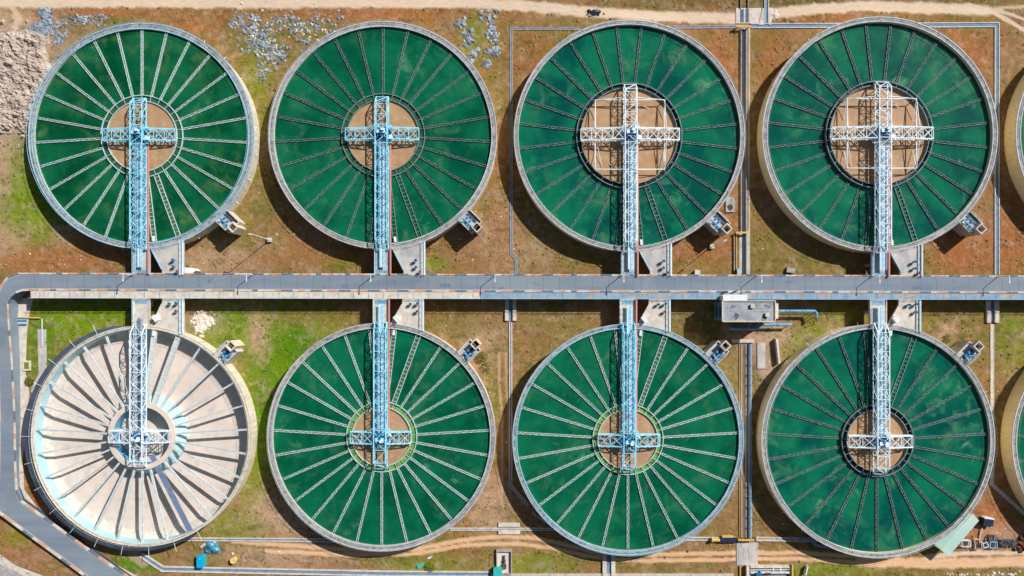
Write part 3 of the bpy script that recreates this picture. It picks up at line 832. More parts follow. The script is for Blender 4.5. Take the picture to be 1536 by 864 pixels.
# edge beams, concrete
# kerbs: short painted blocks
def kerb(name, f0, f1, label, zoff, only=None):
    rows = lerp_rows(road_pts, f0, f1)
    A = [r[0] for r in rows]; B = [r[1] for r in rows]
    mb = MB(); step = 1.75; carry = 0; i = 0
    seg = []
    for k in range(len(A) - 1):
        Ln = (B[k + 1] - B[k]).length; m = max(1, int(round(Ln / step)))
        for j in range(m):
            t0 = j / m; t1 = (j + 1) / m
            seg.append((A[k].lerp(A[k + 1], t0), B[k].lerp(B[k + 1], t0), A[k].lerp(A[k + 1], t1), B[k].lerp(B[k + 1], t1)))
    for k, (a, b, c, d) in enumerate(seg):
        pat = [0, 0, 1, 2, 2][k % 5] if a.x > -140 else [0, 0, 1, 1, 2, 2, 1][k % 7]
        if random.random() < .12: pat = 1
        mb.mi = pat
        z0 = a.z - .2; mb.add([(a.x, a.y, z0), (b.x, b.y, z0), (d.x, d.y, c.z - .2), (c.x, c.y, c.z - .2),
                               (a.x, a.y, a.z + zoff), (b.x, b.y, b.z + zoff), (d.x, d.y, d.z + zoff), (c.x, c.y, c.z + zoff)],
                              [(0, 1, 2, 3), (4, 7, 6, 5), (0, 4, 5, 1), (3, 2, 6, 7), (0, 3, 7, 4), (1, 5, 6, 2)])
    o = mb.build(name, [M['kerb_orange'], M['concrete_light'], M['kerb_dark']])
    tag(o, label, kind='structure')


kerb('kerb', -.085, .015, 'painted orange and dark kerb on the outer side of the road', .18)
kerb('kerb', .985, 1.085, 'painted orange and dark kerb on the inner side of the road', .18)
# painted edge lines
for f0, f1 in ((.035, .06), (.94, .965)):
    o = ribbon('road_marking', [(Vector((a.x, a.y, a.z)), Vector((b.x, b.y, b.z))) for a, b in lerp_rows(road_pts, f0, f1)], lambda v: v.z - .05, M['concrete_light'], .006)
    tag(o, kind='structure')
# expansion joints
jm = MB()
for jx in (217.5, 579.5, 950, 1327):
    a = P(jx, 412.5 + slope(jx), 5.0); b = P(jx, 433.6 + slope(jx), 5.0)
    jm.box(a.x - .16, b.y, 4.99, a.x + .16, a.y, 5.012)
o = jm.build('road_joint', M['kerb_dark']); tag(o, 'dark expansion joints across the road', kind='structure')
wr = MB()
for i in range(62):
    x = 52 + i * 24.6
    a = P(x, 413.5 + slope(x), 5.0); b = P(x, 433 + slope(x), 5.0); wr.mi = 0
    wr.box(a.x - .05, b.y, 4.99, a.x + .05, a.y, 5.005)
rr = random.Random(4)
for i in range(26):
    x = 60 + rr.random() * 1460; w = 3 + rr.random() * 14; y = 415 + rr.random() * 14 + slope(x); h_ = 1.5 + rr.random() * 5
    a = P(x, y, 5.0); b = P(x + w, min(y + h_, 432 + slope(x)), 5.0); wr.mi = 1 + (i % 2)
    wr.box(a.x, b.y, 4.99, b.x, a.y, 5.006 + i * .0003)
o = wr.build('road_patch', [M['road_joint'], M['road_patch'], M['road_patch2']]); tag(o, 'sealed joints and small repair patches in the asphalt', kind='structure')
# service walkway south of the road
xs = list(range(40, 1640, 20))
rows = [(P(x, 436.2 + slope(x), 5.0), P(x, 447.2 + slope(x) * .6, 5.0)) for x in (46, 720)]
o = ribbon('walkway', rows, lambda v: 3.9, M['concrete_light'], .03); tag(o, 'beige concrete service walkway beside the road', kind='structure')
rows = [(P(x, 436.2 + slope(x), 5.0), P(x, 447.2 + slope(x) * .6, 5.0)) for x in (720.5, 1640)]
o = ribbon('walkway', rows, lambda v: 3.9, M['concrete_blue'], .03); tag(o, 'blue grey cable trench covers beside the road', kind='structure')
pn = MB()
for i in range(150):
    x = 735 + random.random() * 880; w = random.choice((6, 9, 14, 22))
    a = P(x, 438 + slope(x), 5.0); b = P(x + w, 445.5 + slope(x) * .6, 5.0)
    if i < 46:
        pn.mi = random.choice((0, 1, 1)); zz = 5.042 + i * .0006
        pn.box(a.x, b.y, 5.032, b.x, a.y, zz)
o = pn.build('trench_cover', [M['concrete'], M['concrete_blue']]); tag(o, 'patchwork of replaced trench covers', kind='structure')
jl = MB()
for i in range(70):
    x = 60 + i * 22.4
    a = P(x, 437.4 + slope(x), 5.0); b = P(x, 446.4 + slope(x) * .6, 5.0)
    jl.box(a.x - .05, b.y, 5.0, a.x + .05, a.y, 5.075)
o = jl.build('walkway_joint', M['kerb_dark']); tag(o, kind='structure')
rl = MB()
for i in range(134):
    x = 60 + i * 11.6
    a = P(x, 447 + slope(x) * .6, 5.0); rl.bar((a.x, a.y, 5.0), (a.x, a.y, 6.0), .07)
    c = P(x, 411.0 + slope(x), 5.0); rl.bar((c.x, c.y + .35, 5.0), (c.x, c.y + .35, 5.9), .07)
for zz in (5.55, 6.0):
    rl.bar(tuple(P(46, 447, 5.0).xy) + (zz,), tuple(P(1640, 447 + slope(1640) * .6, 5.0).xy) + (zz,), .08)
rl.mi = 0
o = rl.build('guard_rail', M['pale_blue'])
tag(o, 'long pale blue guard rail along the lower edge of the elevated road', 'railing')
# viaduct piers
for i, x in enumerate((90, 300, 385, 490, 680, 845, 1040, 1215, 1420)):
    a = P(x, 412, 5.0); b = P(x, 446, 5.0)
    pm = MB()
    for yy in (a.y - 1.0, b.y + 1.0): pm.box(a.x - .35, yy - .35, -.3, a.x + .35, yy + .35, 3.7)
    pm.box(a.x - .45, b.y + .4, 3.7, a.x + .45, a.y - .4, 4.09)
    o = pm.build('viaduct_pier', M['concrete'])
    tag(o, 'concrete pier hidden in the shade under the elevated road', 'pier', 'piers under the elevated road')


def slab(name, pts, z0, z1, mat, label=None, kind='structure', parent=None):
    poly = [tuple(P(x, y, z1).xy) for x, y in pts]
    o = MB().prism(poly, z0, z1).build(name, M[mat], parent)
    return tag(o, label, kind=kind)


# concrete apron inside the ramp
slab('apron', [(24, 447), (50, 447), (44, 470), (40, 500), (38, 560), (44, 590), (40, 620), (34, 690), (36, 735), (56, 762), (110, 806), (160, 840), (205, 864), (300, 930), (262, 930), (188, 862), (128, 818), (76, 780), (34, 750), (27, 730), (26, 640), (22, 560), (18, 500), (15, 460)], -.2, .12, 'concrete_light', 'pale concrete apron at the foot of the ramp')
slab('apron_gutter', [(17, 470), (21, 470), (24, 560), (28, 640), (29, 728), (37, 748), (80, 779), (132, 817), (192, 860), (300, 938), (294, 940), (186, 861), (126, 818), (74, 781), (33, 752), (25, 730), (24, 640), (20, 560)], -.1, .2, 'slate', 'grey gutter along the foot of the ramp')
slab('apron', [(56, 494), (69, 494), (70, 560), (50, 600), (46, 585), (58, 560)], -.2, .13, 'slab_grey', 'grey footpath beside the strip of lawn')
slab('pavement', [(-60, 806), (0, 832), (22, 848), (80, 870), (200, 920), (-60, 960)], -.2, .1, 'concrete_light', 'white concrete pavement in the lower left corner')
slab('pavement', [(-60, 824), (0, 846), (22, 856), (70, 884), (-60, 960)], -.15, .11, 'concrete', 'grey paving inside the white edge in the lower left corner')
slab('apron', [(213, 451), (273, 451), (273, 447), (213, 447)], -.2, .05, 'concrete')


# ------------------------------------------------------------------ decks joining tanks and road
def make_access(spec, label, wlabel, i):
    cx, cy = spec['c']; sy = spec['sy']; Ro = spec['Ro']; up = sy == 1
    yr = 411.6 + slope(cx) if up else 447.4 + slope(cx) * .6
    root = empty('access_deck', Vector((P(cx, yr, 5).x, P(cx, yr, 5).y, 0)))
    tag(root, label, 'deck', 'flat decks between tanks and road')
    o0 = root.location

    def loc(x, y): v = P(x, y, 5.0); return (v.x - o0.x, v.y - o0.y)
    # image y of a point at the rim
    def rimy(dx): return cy + (1 if up else -1) * math.sqrt((Ro - .3) ** 2 - dx * dx)
    pts = [loc(cx - 12.5, rimy(-12.5)), loc(cx + 12, rimy(12)), loc(cx + 12, yr), loc(cx - 12.5, yr)]
    MB().prism(pts, 4.2, 4.985).build('bridge_slab', M['slab_grey'] if up else M['concrete_light'], root)
    arc = [(cx + d, rimy(d)) for d in np.linspace(14.5, 63.5, 9)]
    ym = yr - 8 if up else yr + 8
    pts = [loc(*p) for p in arc] + [loc(cx + 63.5, yr), loc(cx + 31, yr), loc(cx + 31, ym)]
    MB().prism(pts, 4.3, 4.98).build('wedge_slab', M['slab_grey'] if up else M['concrete_light'], root)
    # raised edges and pipes
    for e0, e1, ye_ in ((-12.5, -12.5, yr), (12, 12, yr), (14.5, 31, ym)):
        a = loc(cx + e0, rimy(e0)); b = loc(cx + e1, ye_)
        MB().bar((a[0], a[1], 5.1), (b[0], b[1], 5.1), .28, .25).build('edge_upstand', M['coping_blue'] if up else M['concrete_light'], root)
    p = MB(); a = loc(cx + 62.5, rimy(62.5)); b = loc(cx + 62.5, yr)
    p.bar((a[0], a[1], 5.2), (b[0], b[1], 5.2), .35, .4); p.bar((a[0] - 1.1, a[1], 5.1), (b[0] - 1.1, b[1], 5.1), .3, .25)
    p.build('edge_pipe', M['white_paint'], root)
    for xx, xa, xb in ((cx + 60.5, 60.5, 60.5), (cx - 11.5, -11.5, -11.5)):
        g = MB(); a = loc(cx + xa, rimy(xa)); b = loc(cx + xb, yr)
        for zz in (5.55, 6.0): g.bar((a[0], a[1], zz), (b[0], b[1], zz), .07)
        for j in range(6):
            t = j / 5; g.bar((a[0] + (b[0] - a[0]) * t, a[1] + (b[1] - a[1]) * t, 5), (a[0] + (b[0] - a[0]) * t, a[1] + (b[1] - a[1]) * t, 6), .08)
        g.build('deck_railing', M['pale_blue'], root)
    gr = MB(); a = loc(cx - 9.5, yr - 7 if up else yr + 3); b = loc(cx + 8.5, yr - 3.4 if up else yr + 7.5)
    gr.box(min(a[0], b[0]), min(a[1], b[1]), 4.98, max(a[0], b[0]), max(a[1], b[1]), 5.03)
    gr.build('floor_grating', M['sky_blue'], root)
    sp = MB(); c1 = loc(cx - 8, (rimy(0) + yr) / 2); c2 = loc(cx + 52, (rimy(52) + yr) / 2)
    for c in (c1, c2): sp.box(c[0] - .4, c[1] - .4, -.3, c[0] + .4, c[1] + .4, 4.25)
    sp.build('support_post', M['concrete'], root)
    # separate things standing on the deck
    zz = 4.98
    def at(x, y): v = P(x, y, 5.0); return Vector((v.x, v.y, zz))
    stands = [(50, 12), (50, 22), (56, 5)] if up else [(44, 8), (55, 7), (54, 19)]
    for j, (sx, sd) in enumerate(stands):
        q = at(cx + sx, yr - sd if up else yr + sd)
        r = empty('valve_stand', q)
        tag(r, None, 'valve stand', 'handwheel valve stands on the wedge decks')
        r['label'] = ['first', 'second', 'third'][j] + ' stand from the slanted edge, deck of ' + wlabel
        hh = 1.1 + .3 * (j % 2)
        MB().cyl((0, 0, 0), (0, 0, hh), .22, 8).box(-.4, -.3, hh * .5, .4, .3, hh).build('pedestal', M['blue_machine'], r)
        MB().torus((0, 0, hh + .15), .42, .06, 16, 6).cyl((0, 0, hh), (0, 0, hh + .2), .07, 6).build('handwheel', M['red'] if j == 2 else M['sky_blue'], r)
    # white cabinet
    q = at(cx + 24, yr - 6) if up else at(cx + 23.5, yr + 30)
    if not up:
        r = empty('control_cabinet', q, R(-50))
        r['label'] = 'white cabinet on the slanted deck edge of ' + wlabel; r['category'] = 'cabinet'; r['group'] = 'white cabinets on deck edges'
        MB().box(-.95, -.5, 0, .95, .5, 1.3).build('cabinet_body', M['white_paint'], r)
        MB().prism([(-1.05, -.6), (1.05, -.6), (1.05, .6), (-1.05, .6)], 1.3, 1.4).build('cabinet_lid', M['white_paint'], r)


names = ['the soil heap tank', 'the tank between rubble patches', 'the framed tank left of the pipe run', 'the tank inside the blue channel loop',
         'the empty beige tank', 'the mossy tank next to the empty one', 'the mossy tank near the control building', 'the tank by the mint roof']
for i in range(8):
    make_access(TANKS[i], 'wedge deck joining the road to ' + names[i], names[i], i)


# ------------------------------------------------------------------ valve chambers
def make_chamber(spec, wlabel, i):
    cx, cy = spec['c']; sy = spec['sy']; Ro = spec['Ro'] * S
    loc = P(cx, cy, RIM); loc.z = 0
    th = 134.5; dx, dy = dirv(th, sy)
    base = Vector((loc.x + dx * Ro, loc.y + dy * Ro, 0))
    root = empty('valve_chamber', base, math.atan2(dy, dx))
    tag(root, 'open topped valve chamber on the rim of ' + wlabel, 'valve chamber', 'valve chambers on the tank rims')
    # local x = outwards, y = tangent
    m = 'concrete_light' if i in (0, 4, 5) else 'slab_grey'
    MB().box(.05, -2.25, -.3, 5.2, 2.25, 4.7).build('chamber_body', M[m], root)
    MB().box(-.1, -2.4, 4.7, 5.35, 2.4, 4.9).build('chamber_slab', M['slab_grey'], root)
    w = MB(); w.box(.1, 2.15, 4.9, 5.35, 2.4, 5.5); w.box(.1, -2.4, 4.9, 5.35, -2.15, 5.5); w.box(5.1, -2.15, 4.9, 5.35, 2.15, 5.5)
    w.build('parapet', M['concrete_light'], root)
    MB().box(.3, .9 * (1 if sy > 0 else -1) - .45, 4.905, 4.9, .9 * (1 if sy > 0 else -1) + 1.0, 4.98).build('cover_plate', M['slate'], root)
    t = MB(); x0, x1, y0, y1 = 4.3, 6.7, -1.2, 1.2; tk = .32; zt = 7.0
    for a, b, c, d in ((x0, y0, x1, y0 + tk), (x0, y1 - tk, x1, y1), (x0, y0 + tk, x0 + tk, y1 - tk), (x1 - tk, y0 + tk, x1, y1 - tk)):
        t.box(a, b, -.3, c, d, zt)
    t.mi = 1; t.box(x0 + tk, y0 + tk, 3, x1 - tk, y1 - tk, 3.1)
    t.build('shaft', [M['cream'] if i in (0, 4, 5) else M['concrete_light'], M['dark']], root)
    p = MB()
    p.cyl((.4, -.9, 5.3), (4.1, -.9, 5.3), .34); p.cyl((1.2, -.9, 5.3), (1.2, .5, 5.3), .24); p.cyl((2.6, -1.8, 5.3), (2.6, .6, 5.3), .26)
    for x in (.8, 1.9, 3.4): p.cyl((x, -.9, 5.3), (x + .12, -.9, 5.3), .5)
    for x, y in ((1.4, .3), (2.6, .3), (3.4, -1.6), (1.2, -1.7)):
        p.cyl((x, y, 5.0), (x, y, 6.1), .14); p.torus((x, y, 6.1), .34, .06, 12, 5)
    p.build('pipework', M['sky_blue'], root)
    MB().box(.5, -1.9, 4.9, 1.1, -1.4, 5.8).build('switch_box', M['white_paint'], root)
    g = MB()
    for y in (-2.3, 2.3):
        g.bar((.2, y, 6.4), (4.4, y, 6.4), .06)
        for j in range(4): g.bar((.2 + j * 1.4, y, 5.5), (.2 + j * 1.4, y, 6.4), .06)
    g.build('chamber_railing', M['white_steel'], root)


for i in range(8): make_chamber(TANKS[i], names[i], i)


# ------------------------------------------------------------------ lamps
def lamp(px, py, z, h, arm, heading, label, group):
    r = empty('street_lamp', P(px, py, z))
    tag(r, label, 'street lamp', group)
    MB().cyl((0, 0, 0), (0, 0, h), .13, 8, .08).build('pole', M['white_steel'], r)
    heads = r
    a = Vector((math.cos(heading), math.sin(heading), 0)) * arm
    MB().bar((0, 0, h), (a.x, a.y, h + .15), .12).build('arm', M['white_steel'], r)
    MB().obox((a.x * 1.12, a.y * 1.12), (math.cos(heading), math.sin(heading)), .4, .15, h + .06, h + .22).build('lamp_head', M['white_paint'], r)
    return r


LB = [(198, 412.2, 'street lamp on the kerb just left of the soil heap tank bridge'), (379, 412.2, 'street lamp on the kerb between the first two tanks of the upper row'),
      (561, 412.6, 'street lamp on the kerb at the foot of the bridge between the rubble patches'), (743, 413, 'street lamp on the kerb just left of the thin jogged drain'),
      (932, 413.4, 'street lamp on the kerb at the square framed bridge left of the pipe run'), (1134, 413.9, 'street lamp on the kerb above the control building'),
      (1307, 414.4, 'street lamp on the kerb at the bridge inside the blue channel loop'), (1497, 414.9, 'street lamp on the kerb where the blue channel meets the road')]
for x, y, lb in LB: lamp(x, y, 5.0, 4.6, 1.7, -math.pi / 2, lb, 'street lamps along the road')
for x, y, h, hd, lb in ((405, 360, 13.0, R(170), 'tall yard lamp on a square base between the first two upper tanks'),
                        (1067, 370, 11.0, R(35), 'tall yard lamp on a square base below the framed tank, left of the pipe run')):
    r = lamp(x, y, 0.0, h, 1.0, hd, lb, 'tall yard lamps')
    MB().box(-.65, -.65, -.2, .65, .65, .9).build('lamp_base', M['concrete_light'], r)


# ------------------------------------------------------------------ drains, pipes, culverts
def strip_rows(pts, w, z):
    V = [P(x, y, z) for x, y in pts]; rows = []
    for i, v in enumerate(V):
        d0 = (V[i] - V[i - 1]).normalized() if i else (V[1] - V[0]).normalized()
        d1 = (V[i + 1] - V[i]).normalized() if i < len(V) - 1 else d0
        n0 = Vector((-d0.y, d0.x, 0)); n1 = Vector((-d1.y, d1.x, 0)); nn = (n0 + n1).normalized()
        s = 1 / max(.4, nn.dot(n0)); rows.append((v, nn * s))
    return rows


def drain(pts, w, label, wall='concrete_light', bed='culvert', h=.3, wt=.28, name='drain_channel', group='concrete drain channels', z=0.0):
    rows = strip_rows(pts, w, z); W = w * S / 2
    mb = MB()
    def part(o0, o1, z0, z1):
        vs = []; fs = []
        for v, nn in rows:
            a = v + nn * o0; b = v + nn * o1
            vs += [(a.x, a.y, z0), (b.x, b.y, z0), (b.x, b.y, z1), (a.x, a.y, z1)]
        for i in range(len(rows) - 1):
            a = 4 * i; b = a + 4
            for j in range(4): fs.append((a + j, a + (j + 1) % 4, b + (j + 1) % 4, b + j))
        fs += [(0, 3, 2, 1), (4 * len(rows) - 4, 4 * len(rows) - 3, 4 * len(rows) - 2, 4 * len(rows) - 1)]
        mb.add(vs, fs)
    mb.mi = 0
    part(-W, -W + wt, -.2, h); part(W - wt, W, -.2, h)
    mb.mi = 1
    part(-W + wt, W - wt, -.2, .1)
    o = mb.build(name, [M[wall], M[bed]])
    tag(o, label, 'drain', group)
    return o


drain([(870, 43), (767, 43), (767, 380), (775, 389), (775, 408), (764, 410)], 4.2, 'thin concrete drain with a jog, running down left of the square framed tank', wall='concrete', h=.2, wt=.18)
drain([(1112, 40.5), (1000, 41)], 4.6, 'short thin drain from the framed tank to the yellow beam at the top', wall='concrete', h=.2, wt=.18)
drain([(1126, 39), (1495, 37.5), (1495, 300), (1495, 412)], 7.5, 'wide blue channel looping round the upper right tank', wall='coping_white', wt=.26, h=.28)
drain([(1149.5, -40), (1149.5, 34.5)], 7, 'short blue channel crossing the dirt track at the top', wall='coping_white', wt=.26)
drain([(766, 483), (766, 728), (792, 758)], 5.0, 'straight thin drain between the two mossy ring tanks', wt=.34)
drain([(1488, 486), (1488, 727), (1560, 792)], 5.6, 'pale covered drain right of the mint roof tank', wall='concrete_light', bed='concrete_light', wt=.2, h=.15)
drain([(268, 808.5), (480, 810), (520, 811)], 5.4, 'drain passing just above the blue tarpaulin heap', wt=.3)
drain([(212, 832), (244, 853), (330, 855), (580, 860), (735, 861)], 9.0, 'wide pale drain along the bottom, below the cyan tank', wt=.45)
drain([(675, 793.5), (860, 793.5)], 4.4, 'thin drain through the white headwall slab', wt=.3)
drain([(1020, 808), (1104, 808)], 5.6, 'drain running into the yellow beam, lower right', wt=.3)
drain([(1134, 808), (1240, 810)], 6.4, 'brownish drain in the shade below the mint roof tank', bed='concrete', wt=.35)
drain([(736, 862), (1100, 862)], 3.6, 'narrow drain along the bottom right of the sunken pump pit', wt=.3)


def headwall(pts, label, mat='concrete_light', z1=.45, name='culvert_slab'):
    o = slab(name, pts, -.2, z1, mat, label, kind=None)
    o['category'] = 'culvert'; o['group'] = 'concrete culvert slabs'
    return o


headwall([(747.5, 784.5), (780, 784.5), (780, 790.5), (747.5, 790.5)], 'upper white slab of the headwall pair right of the mossy ring tank')
headwall([(747.5, 796.5), (780, 796.5), (780, 801.5), (747.5, 801.5)], 'lower white slab of the headwall pair right of the mossy ring tank')
headwall([(1144, 12), (1146, 12), (1146, 37), (1138, 37)], 'thin pale slab left of the short blue channel', z1=.3)
headwall([(1153.5, 12), (1160, 12), (1157, 37), (1153.5, 37)], 'thin pale slab right of the short blue channel', z1=.3)
for (a, b, lb) in (((757.5, 448.5), (763, 481), 'left wall of the chute under the middle of the road'), ((769, 448.5), (774.5, 481), 'right wall of the chute under the middle of the road'),
                   ((1481, 451), (1486.5, 484), 'left wall of the chute near the right end of the road'), ((1493, 451), (1499, 484), 'right wall of the chute near the right end of the road')):
    headwall([(a[0], a[1]), (b[0], a[1]), (b[0], b[1]), (a[0], b[1])], lb, z1=.7)
for a, b in ((763.2, 768.8), (1486.7, 1492.8)):
    slab('chute_bed', [(a, 448), (b, 448), (b, 482), (a, 482)], -.2, .12, 'culvert', 'blue grey chute bed', kind='structure')
headwall([(904, 826), (910, 826), (910, 870), (904, 870)], 'left wall of the culvert below the lower middle tank', z1=.6)
headwall([(917, 826), (923, 826), (923, 870), (917, 870)], 'right wall of the culvert below the lower middle tank', z1=.6)
slab('chute_bed', [(910, 826), (917, 826), (917, 870), (910, 870)], -.2, .14, 'culvert', None)
slab('track_crossing', [(1104, 12), (1142, 12), (1142, 35), (1104, 35)], -.2, .12, 'concrete_light', 'pale concrete crossing where the track meets the pipe run')
slab('track_crossing', [(1105, 814), (1137, 814), (1137, 848), (1105, 848)], -.2, .16, 'slab_grey', 'grey concrete crossing slab over the lower pipe run')
g = MB()
for x0, x1 in ((1108, 1113.5), (1115, 1120.5), (1123, 1130)):
    for j in range(14):
        y = 823 + j * 1.15; a = P(x0, y, .25); b = P(x1, y, .25); g.bar((a.x, a.y, .22), (b.x, b.y, .22), .1, .08)
o = g.build('slab_grating', M['concrete_light']); tag(o, 'three slotted gratings in the grey crossing slab', 'grating')
g = MB()
for x0, x1 in ((1110.5, 1116), (1118.5, 1123.5)):
    for j in range(18):
        y = 14 + j * 1.1; a = P(x0, y, .2); b = P(x1, y, .2); g.bar((a.x, a.y, .18), (b.x, b.y, .18), .1, .08)
o = g.build('slab_grating', M['culvert']); tag(o, 'two slotted gratings in the pale crossing on the upper track', 'grating')


def pipe_run(pts, r, z, mat, label, cat='pipe', group='pipes laid along the ground', name='pipe'):
    mb = MB(); V = [P(x, y, z) for x, y in pts]; mb.pipe([tuple(v) for v in V], r)
    if z > .8:
        for v in V: mb.bar((v.x, v.y, -.2), (v.x, v.y, z), .15)
    if r > .3:
        for a, b in zip(V[:-1], V[1:]):
            m_ = max(1, int((b - a).length / 3)); d = (b - a).normalized()
            for i in range(1, m_): c = a.lerp(b, i / m_); mb.cyl(tuple(c - d * .08), tuple(c + d * .08), r * 1.35, 10)
    o = mb.build(name, M[mat]); tag(o, label, cat, group); return o


PR = [
    ([(1111, -30), (1111, 12)], .2, 'pipe_rust', 'brown pipe above the track, left of its pair'), ([(1122, -30), (1122, 12)], .2, 'pipe_rust', 'brown pipe above the track, right of its pair'),
    ([(1111.5, 43), (1111.5, 346)], .26, 'pipe_rust', 'brown pipe at the left edge of the upper pipe run'), ([(1115.5, 43), (1115.5, 412)], .16, 'slate', 'dark pipe second from left in the upper pipe run'),
    ([(1119, 43), (1119, 412)], .24, 'pipe_rust', 'grey brown pipe third from left in the upper pipe run'), ([(1123, 43), (1123, 346)], .1, 'drum', 'yellowish thin pipe at the right edge of the upper pipe run'),
    ([(1101, 351), (1101, 410)], .22, 'pipe_rust', 'short brown pipe below the yellow tee beam'), ([(1104.5, 351), (1104.5, 410)], .1, 'drum', 'short yellow pipe below the yellow tee beam'),
    ([(1109.5, 516), (1109.5, 806)], .12, 'yellow', 'yellow pipe at the left edge of the lower pipe run'), ([(1112.5, 516), (1112.5, 806)], .2, 'wood', 'pale pipe second from left in the lower pipe run'),
    ([(1115.5, 516), (1115.5, 806)], .2, 'pipe_rust', 'brown pipe in the middle of the lower pipe run'), ([(1119, 516), (1119, 806)], .2, 'wood', 'pale pipe fourth from left in the lower pipe run'),
    ([(1124.5, 516), (1124.5, 806)], .55, 'culvert', 'thick grey pipe at the right edge of the lower pipe run'),
    ([(1110, 849), (1110, 880)], .2, 'yellow', 'yellow pipe stub below the grey crossing slab'), ([(1119, 849), (1119, 880)], .2, 'yellow', 'second yellow pipe stub below the grey crossing slab'),
    ([(22, 480), (40, 480)], .3, 'sky_blue', 'upper blue pipe beside the ramp corner'), ([(22, 486), (40, 486)], .3, 'sky_blue', 'lower blue pipe beside the ramp corner'),
    ([(20, 476), (60, 477)], .25, 'yellow', 'orange pipe beside the ramp corner'), ([(63, 478), (63, 520)], .2, 'coping_white', 'thin white pipe at the edge of the lawn near the ramp'),
    ([(1200, 808), (1215, 808), (1224, 818), (1240, 820), (1280, 822)], .5, 'culvert', 'bent grey pipe in the shadow below the mint roof tank'),
    ([(800, 770), (830, 792)], .2, 'coping_white', 'thin diagonal pipe at the corner of the lower middle tank'),
]
for pts, r, mt, lb in PR: pipe_run(pts, r, r + .12, mt, lb)
slab('pipe_trench', [(1109, 41), (1125, 41), (1125, 411), (1109, 411)], -.2, .06, 'slab_grey', 'bare trench bed under the upper pipe run')
slab('pipe_trench', [(1108, 515), (1128, 515), (1128, 806), (1108, 806)], -.2, .06, 'slab_grey', 'bare trench bed under the lower pipe run')
pipe_run([(1167, 466.5), (1222, 466.5), (1225, 470), (1225, 476)], .42, 3.0, 'sky_blue', 'bent blue pipe leaving the right side of the control building')
pipe_run([(1096, 493), (1134, 493), (1144, 487), (1187, 487)], .4, 2.2, 'sky_blue', 'long kinked blue pipe in front of the control building')
pipe_run([(1133, 491), (1140, 486)], .4, 1.8, 'yellow', 'short orange pipe tucked by the kinked blue pipe')


def beam(x0, x1, y, z, label):
    a = P(x0, y, z); b = P(x1, y, z); mb = MB(); mb.bar(a, b, .5, .4)
    for t in (.1, .9):
        v = a.lerp(b, t); mb.bar((v.x, v.y, -.2), (v.x, v.y, z), .3)
    for t in (.3, .5, .7): v = a.lerp(b, t); mb.box(v.x - .2, v.y - .32, z - .1, v.x + .2, v.y + .32, z + .24)
    o = mb.build('crossing_beam', M['yellow']); tag(o, label, 'beam', 'yellow beams across the pipe runs')


beam(1104, 1126, 39.5, 1.4, 'yellow beam across the pipe run at the top, by the dirt track')
beam(1104, 1123, 349, 1.2, 'yellow tee beam across the pipe run, just above the road')
beam(1107, 1131, 810, 1.3, 'yellow beam across the pipe run at the bottom, above the grey crossing slab')
# small valves by the lower beam
r = empty('valve_block', P(1090, 809, .1)); tag(r, 'dark valve block with yellow flanges left of the lower yellow beam', 'valve')
MB().box(-2.4, -.7, 0, 3.0, .7, .9).build('valve_body', M['navy'], r)
MB().cyl((-4.6, 0, .7), (-2.4, 0, .7), .55).cyl((-4.9, 0, .7), (-4.6, 0, .7), .8).box(-1.6, .8, .5, 1.8, 1.5, .9).build('flange', M['yellow'], r)

# stub boxes and slabs near the road, upper side
for pts, z, mt, nm, cat, lb in (
        ([(1042.5, 405), (1050.5, 405), (1050.5, 412), (1042.5, 412)], 1.2, 'concrete_light', 'inspection_chamber', 'chamber', 'small pale chamber at the road edge right of the framed tank deck'),
        ([(1106, 403), (1110.5, 403), (1110.5, 412), (1106, 412)], 1.4, 'coping_blue', 'riser_box', 'chamber', 'pale blue box where the pipe run meets the road'),
        ([(1089, 295), (1102, 295), (1102, 318), (1089, 318)], .5, 'concrete', 'manhole_slab', 'manhole', 'rectangular manhole slab right of the square framed tank'),
        ([(1181, 401), (1194, 403), (1192, 410), (1180, 408)], .9, 'concrete', 'concrete_block', 'block', 'loose tilted concrete block in the dry grass above the road'),
        ([(1136, 514), (1148, 514), (1148, 553), (1136, 553)], .25, 'slab_grey', 'concrete_pad', 'pad', 'stained concrete pad below the control building'),
        ([(1164, 508), (1167, 508), (1171, 545), (1168, 545)], 1.6, 'cream', 'low_wall', 'wall', 'short free standing wall right of the stained pad'),
        ([(1100, 509), (1131, 509), (1131, 514), (1100, 514)], .8, 'concrete_light', 'headwall', 'wall', 'low headwall across the top of the lower pipe run'),
        ([(34, 541), (45, 541), (45, 556), (34, 556)], .5, 'cream', 'pit_kerb', 'pit', 'small square kerbed pit on the lawn by the ramp'),
        ([(219, 451), (226, 451), (226, 460), (219, 460)], 2.0, 'slab_grey', 'meter_box', 'box', 'small grey box in the gap beside the empty tank deck')):
    o = slab(nm, pts, -.2, z, mt, lb, kind=None); o['category'] = cat
o = MB().cyl(P(1095, 311, .5), P(1095, 311, .75), .9, 20).build('manhole_cover', M['slate']); tag(o, 'round dark manhole cover on the rectangular slab', 'manhole cover')
slab('pit_floor', [(36, 543.5), (43, 543.5), (43, 553.5), (36, 553.5)], .3, .53, 'leaf', None)

# ------------------------------------------------------------------ control building
root = empty('control_building', P(1122, 466, 0)); tag(root, 'control building with stained grey flat roof below the road', 'building')
b0 = root.location


def lp(pts, z): return [(P(x, y, z).x - b0.x, P(x, y, z).y - b0.y) for x, y in pts]


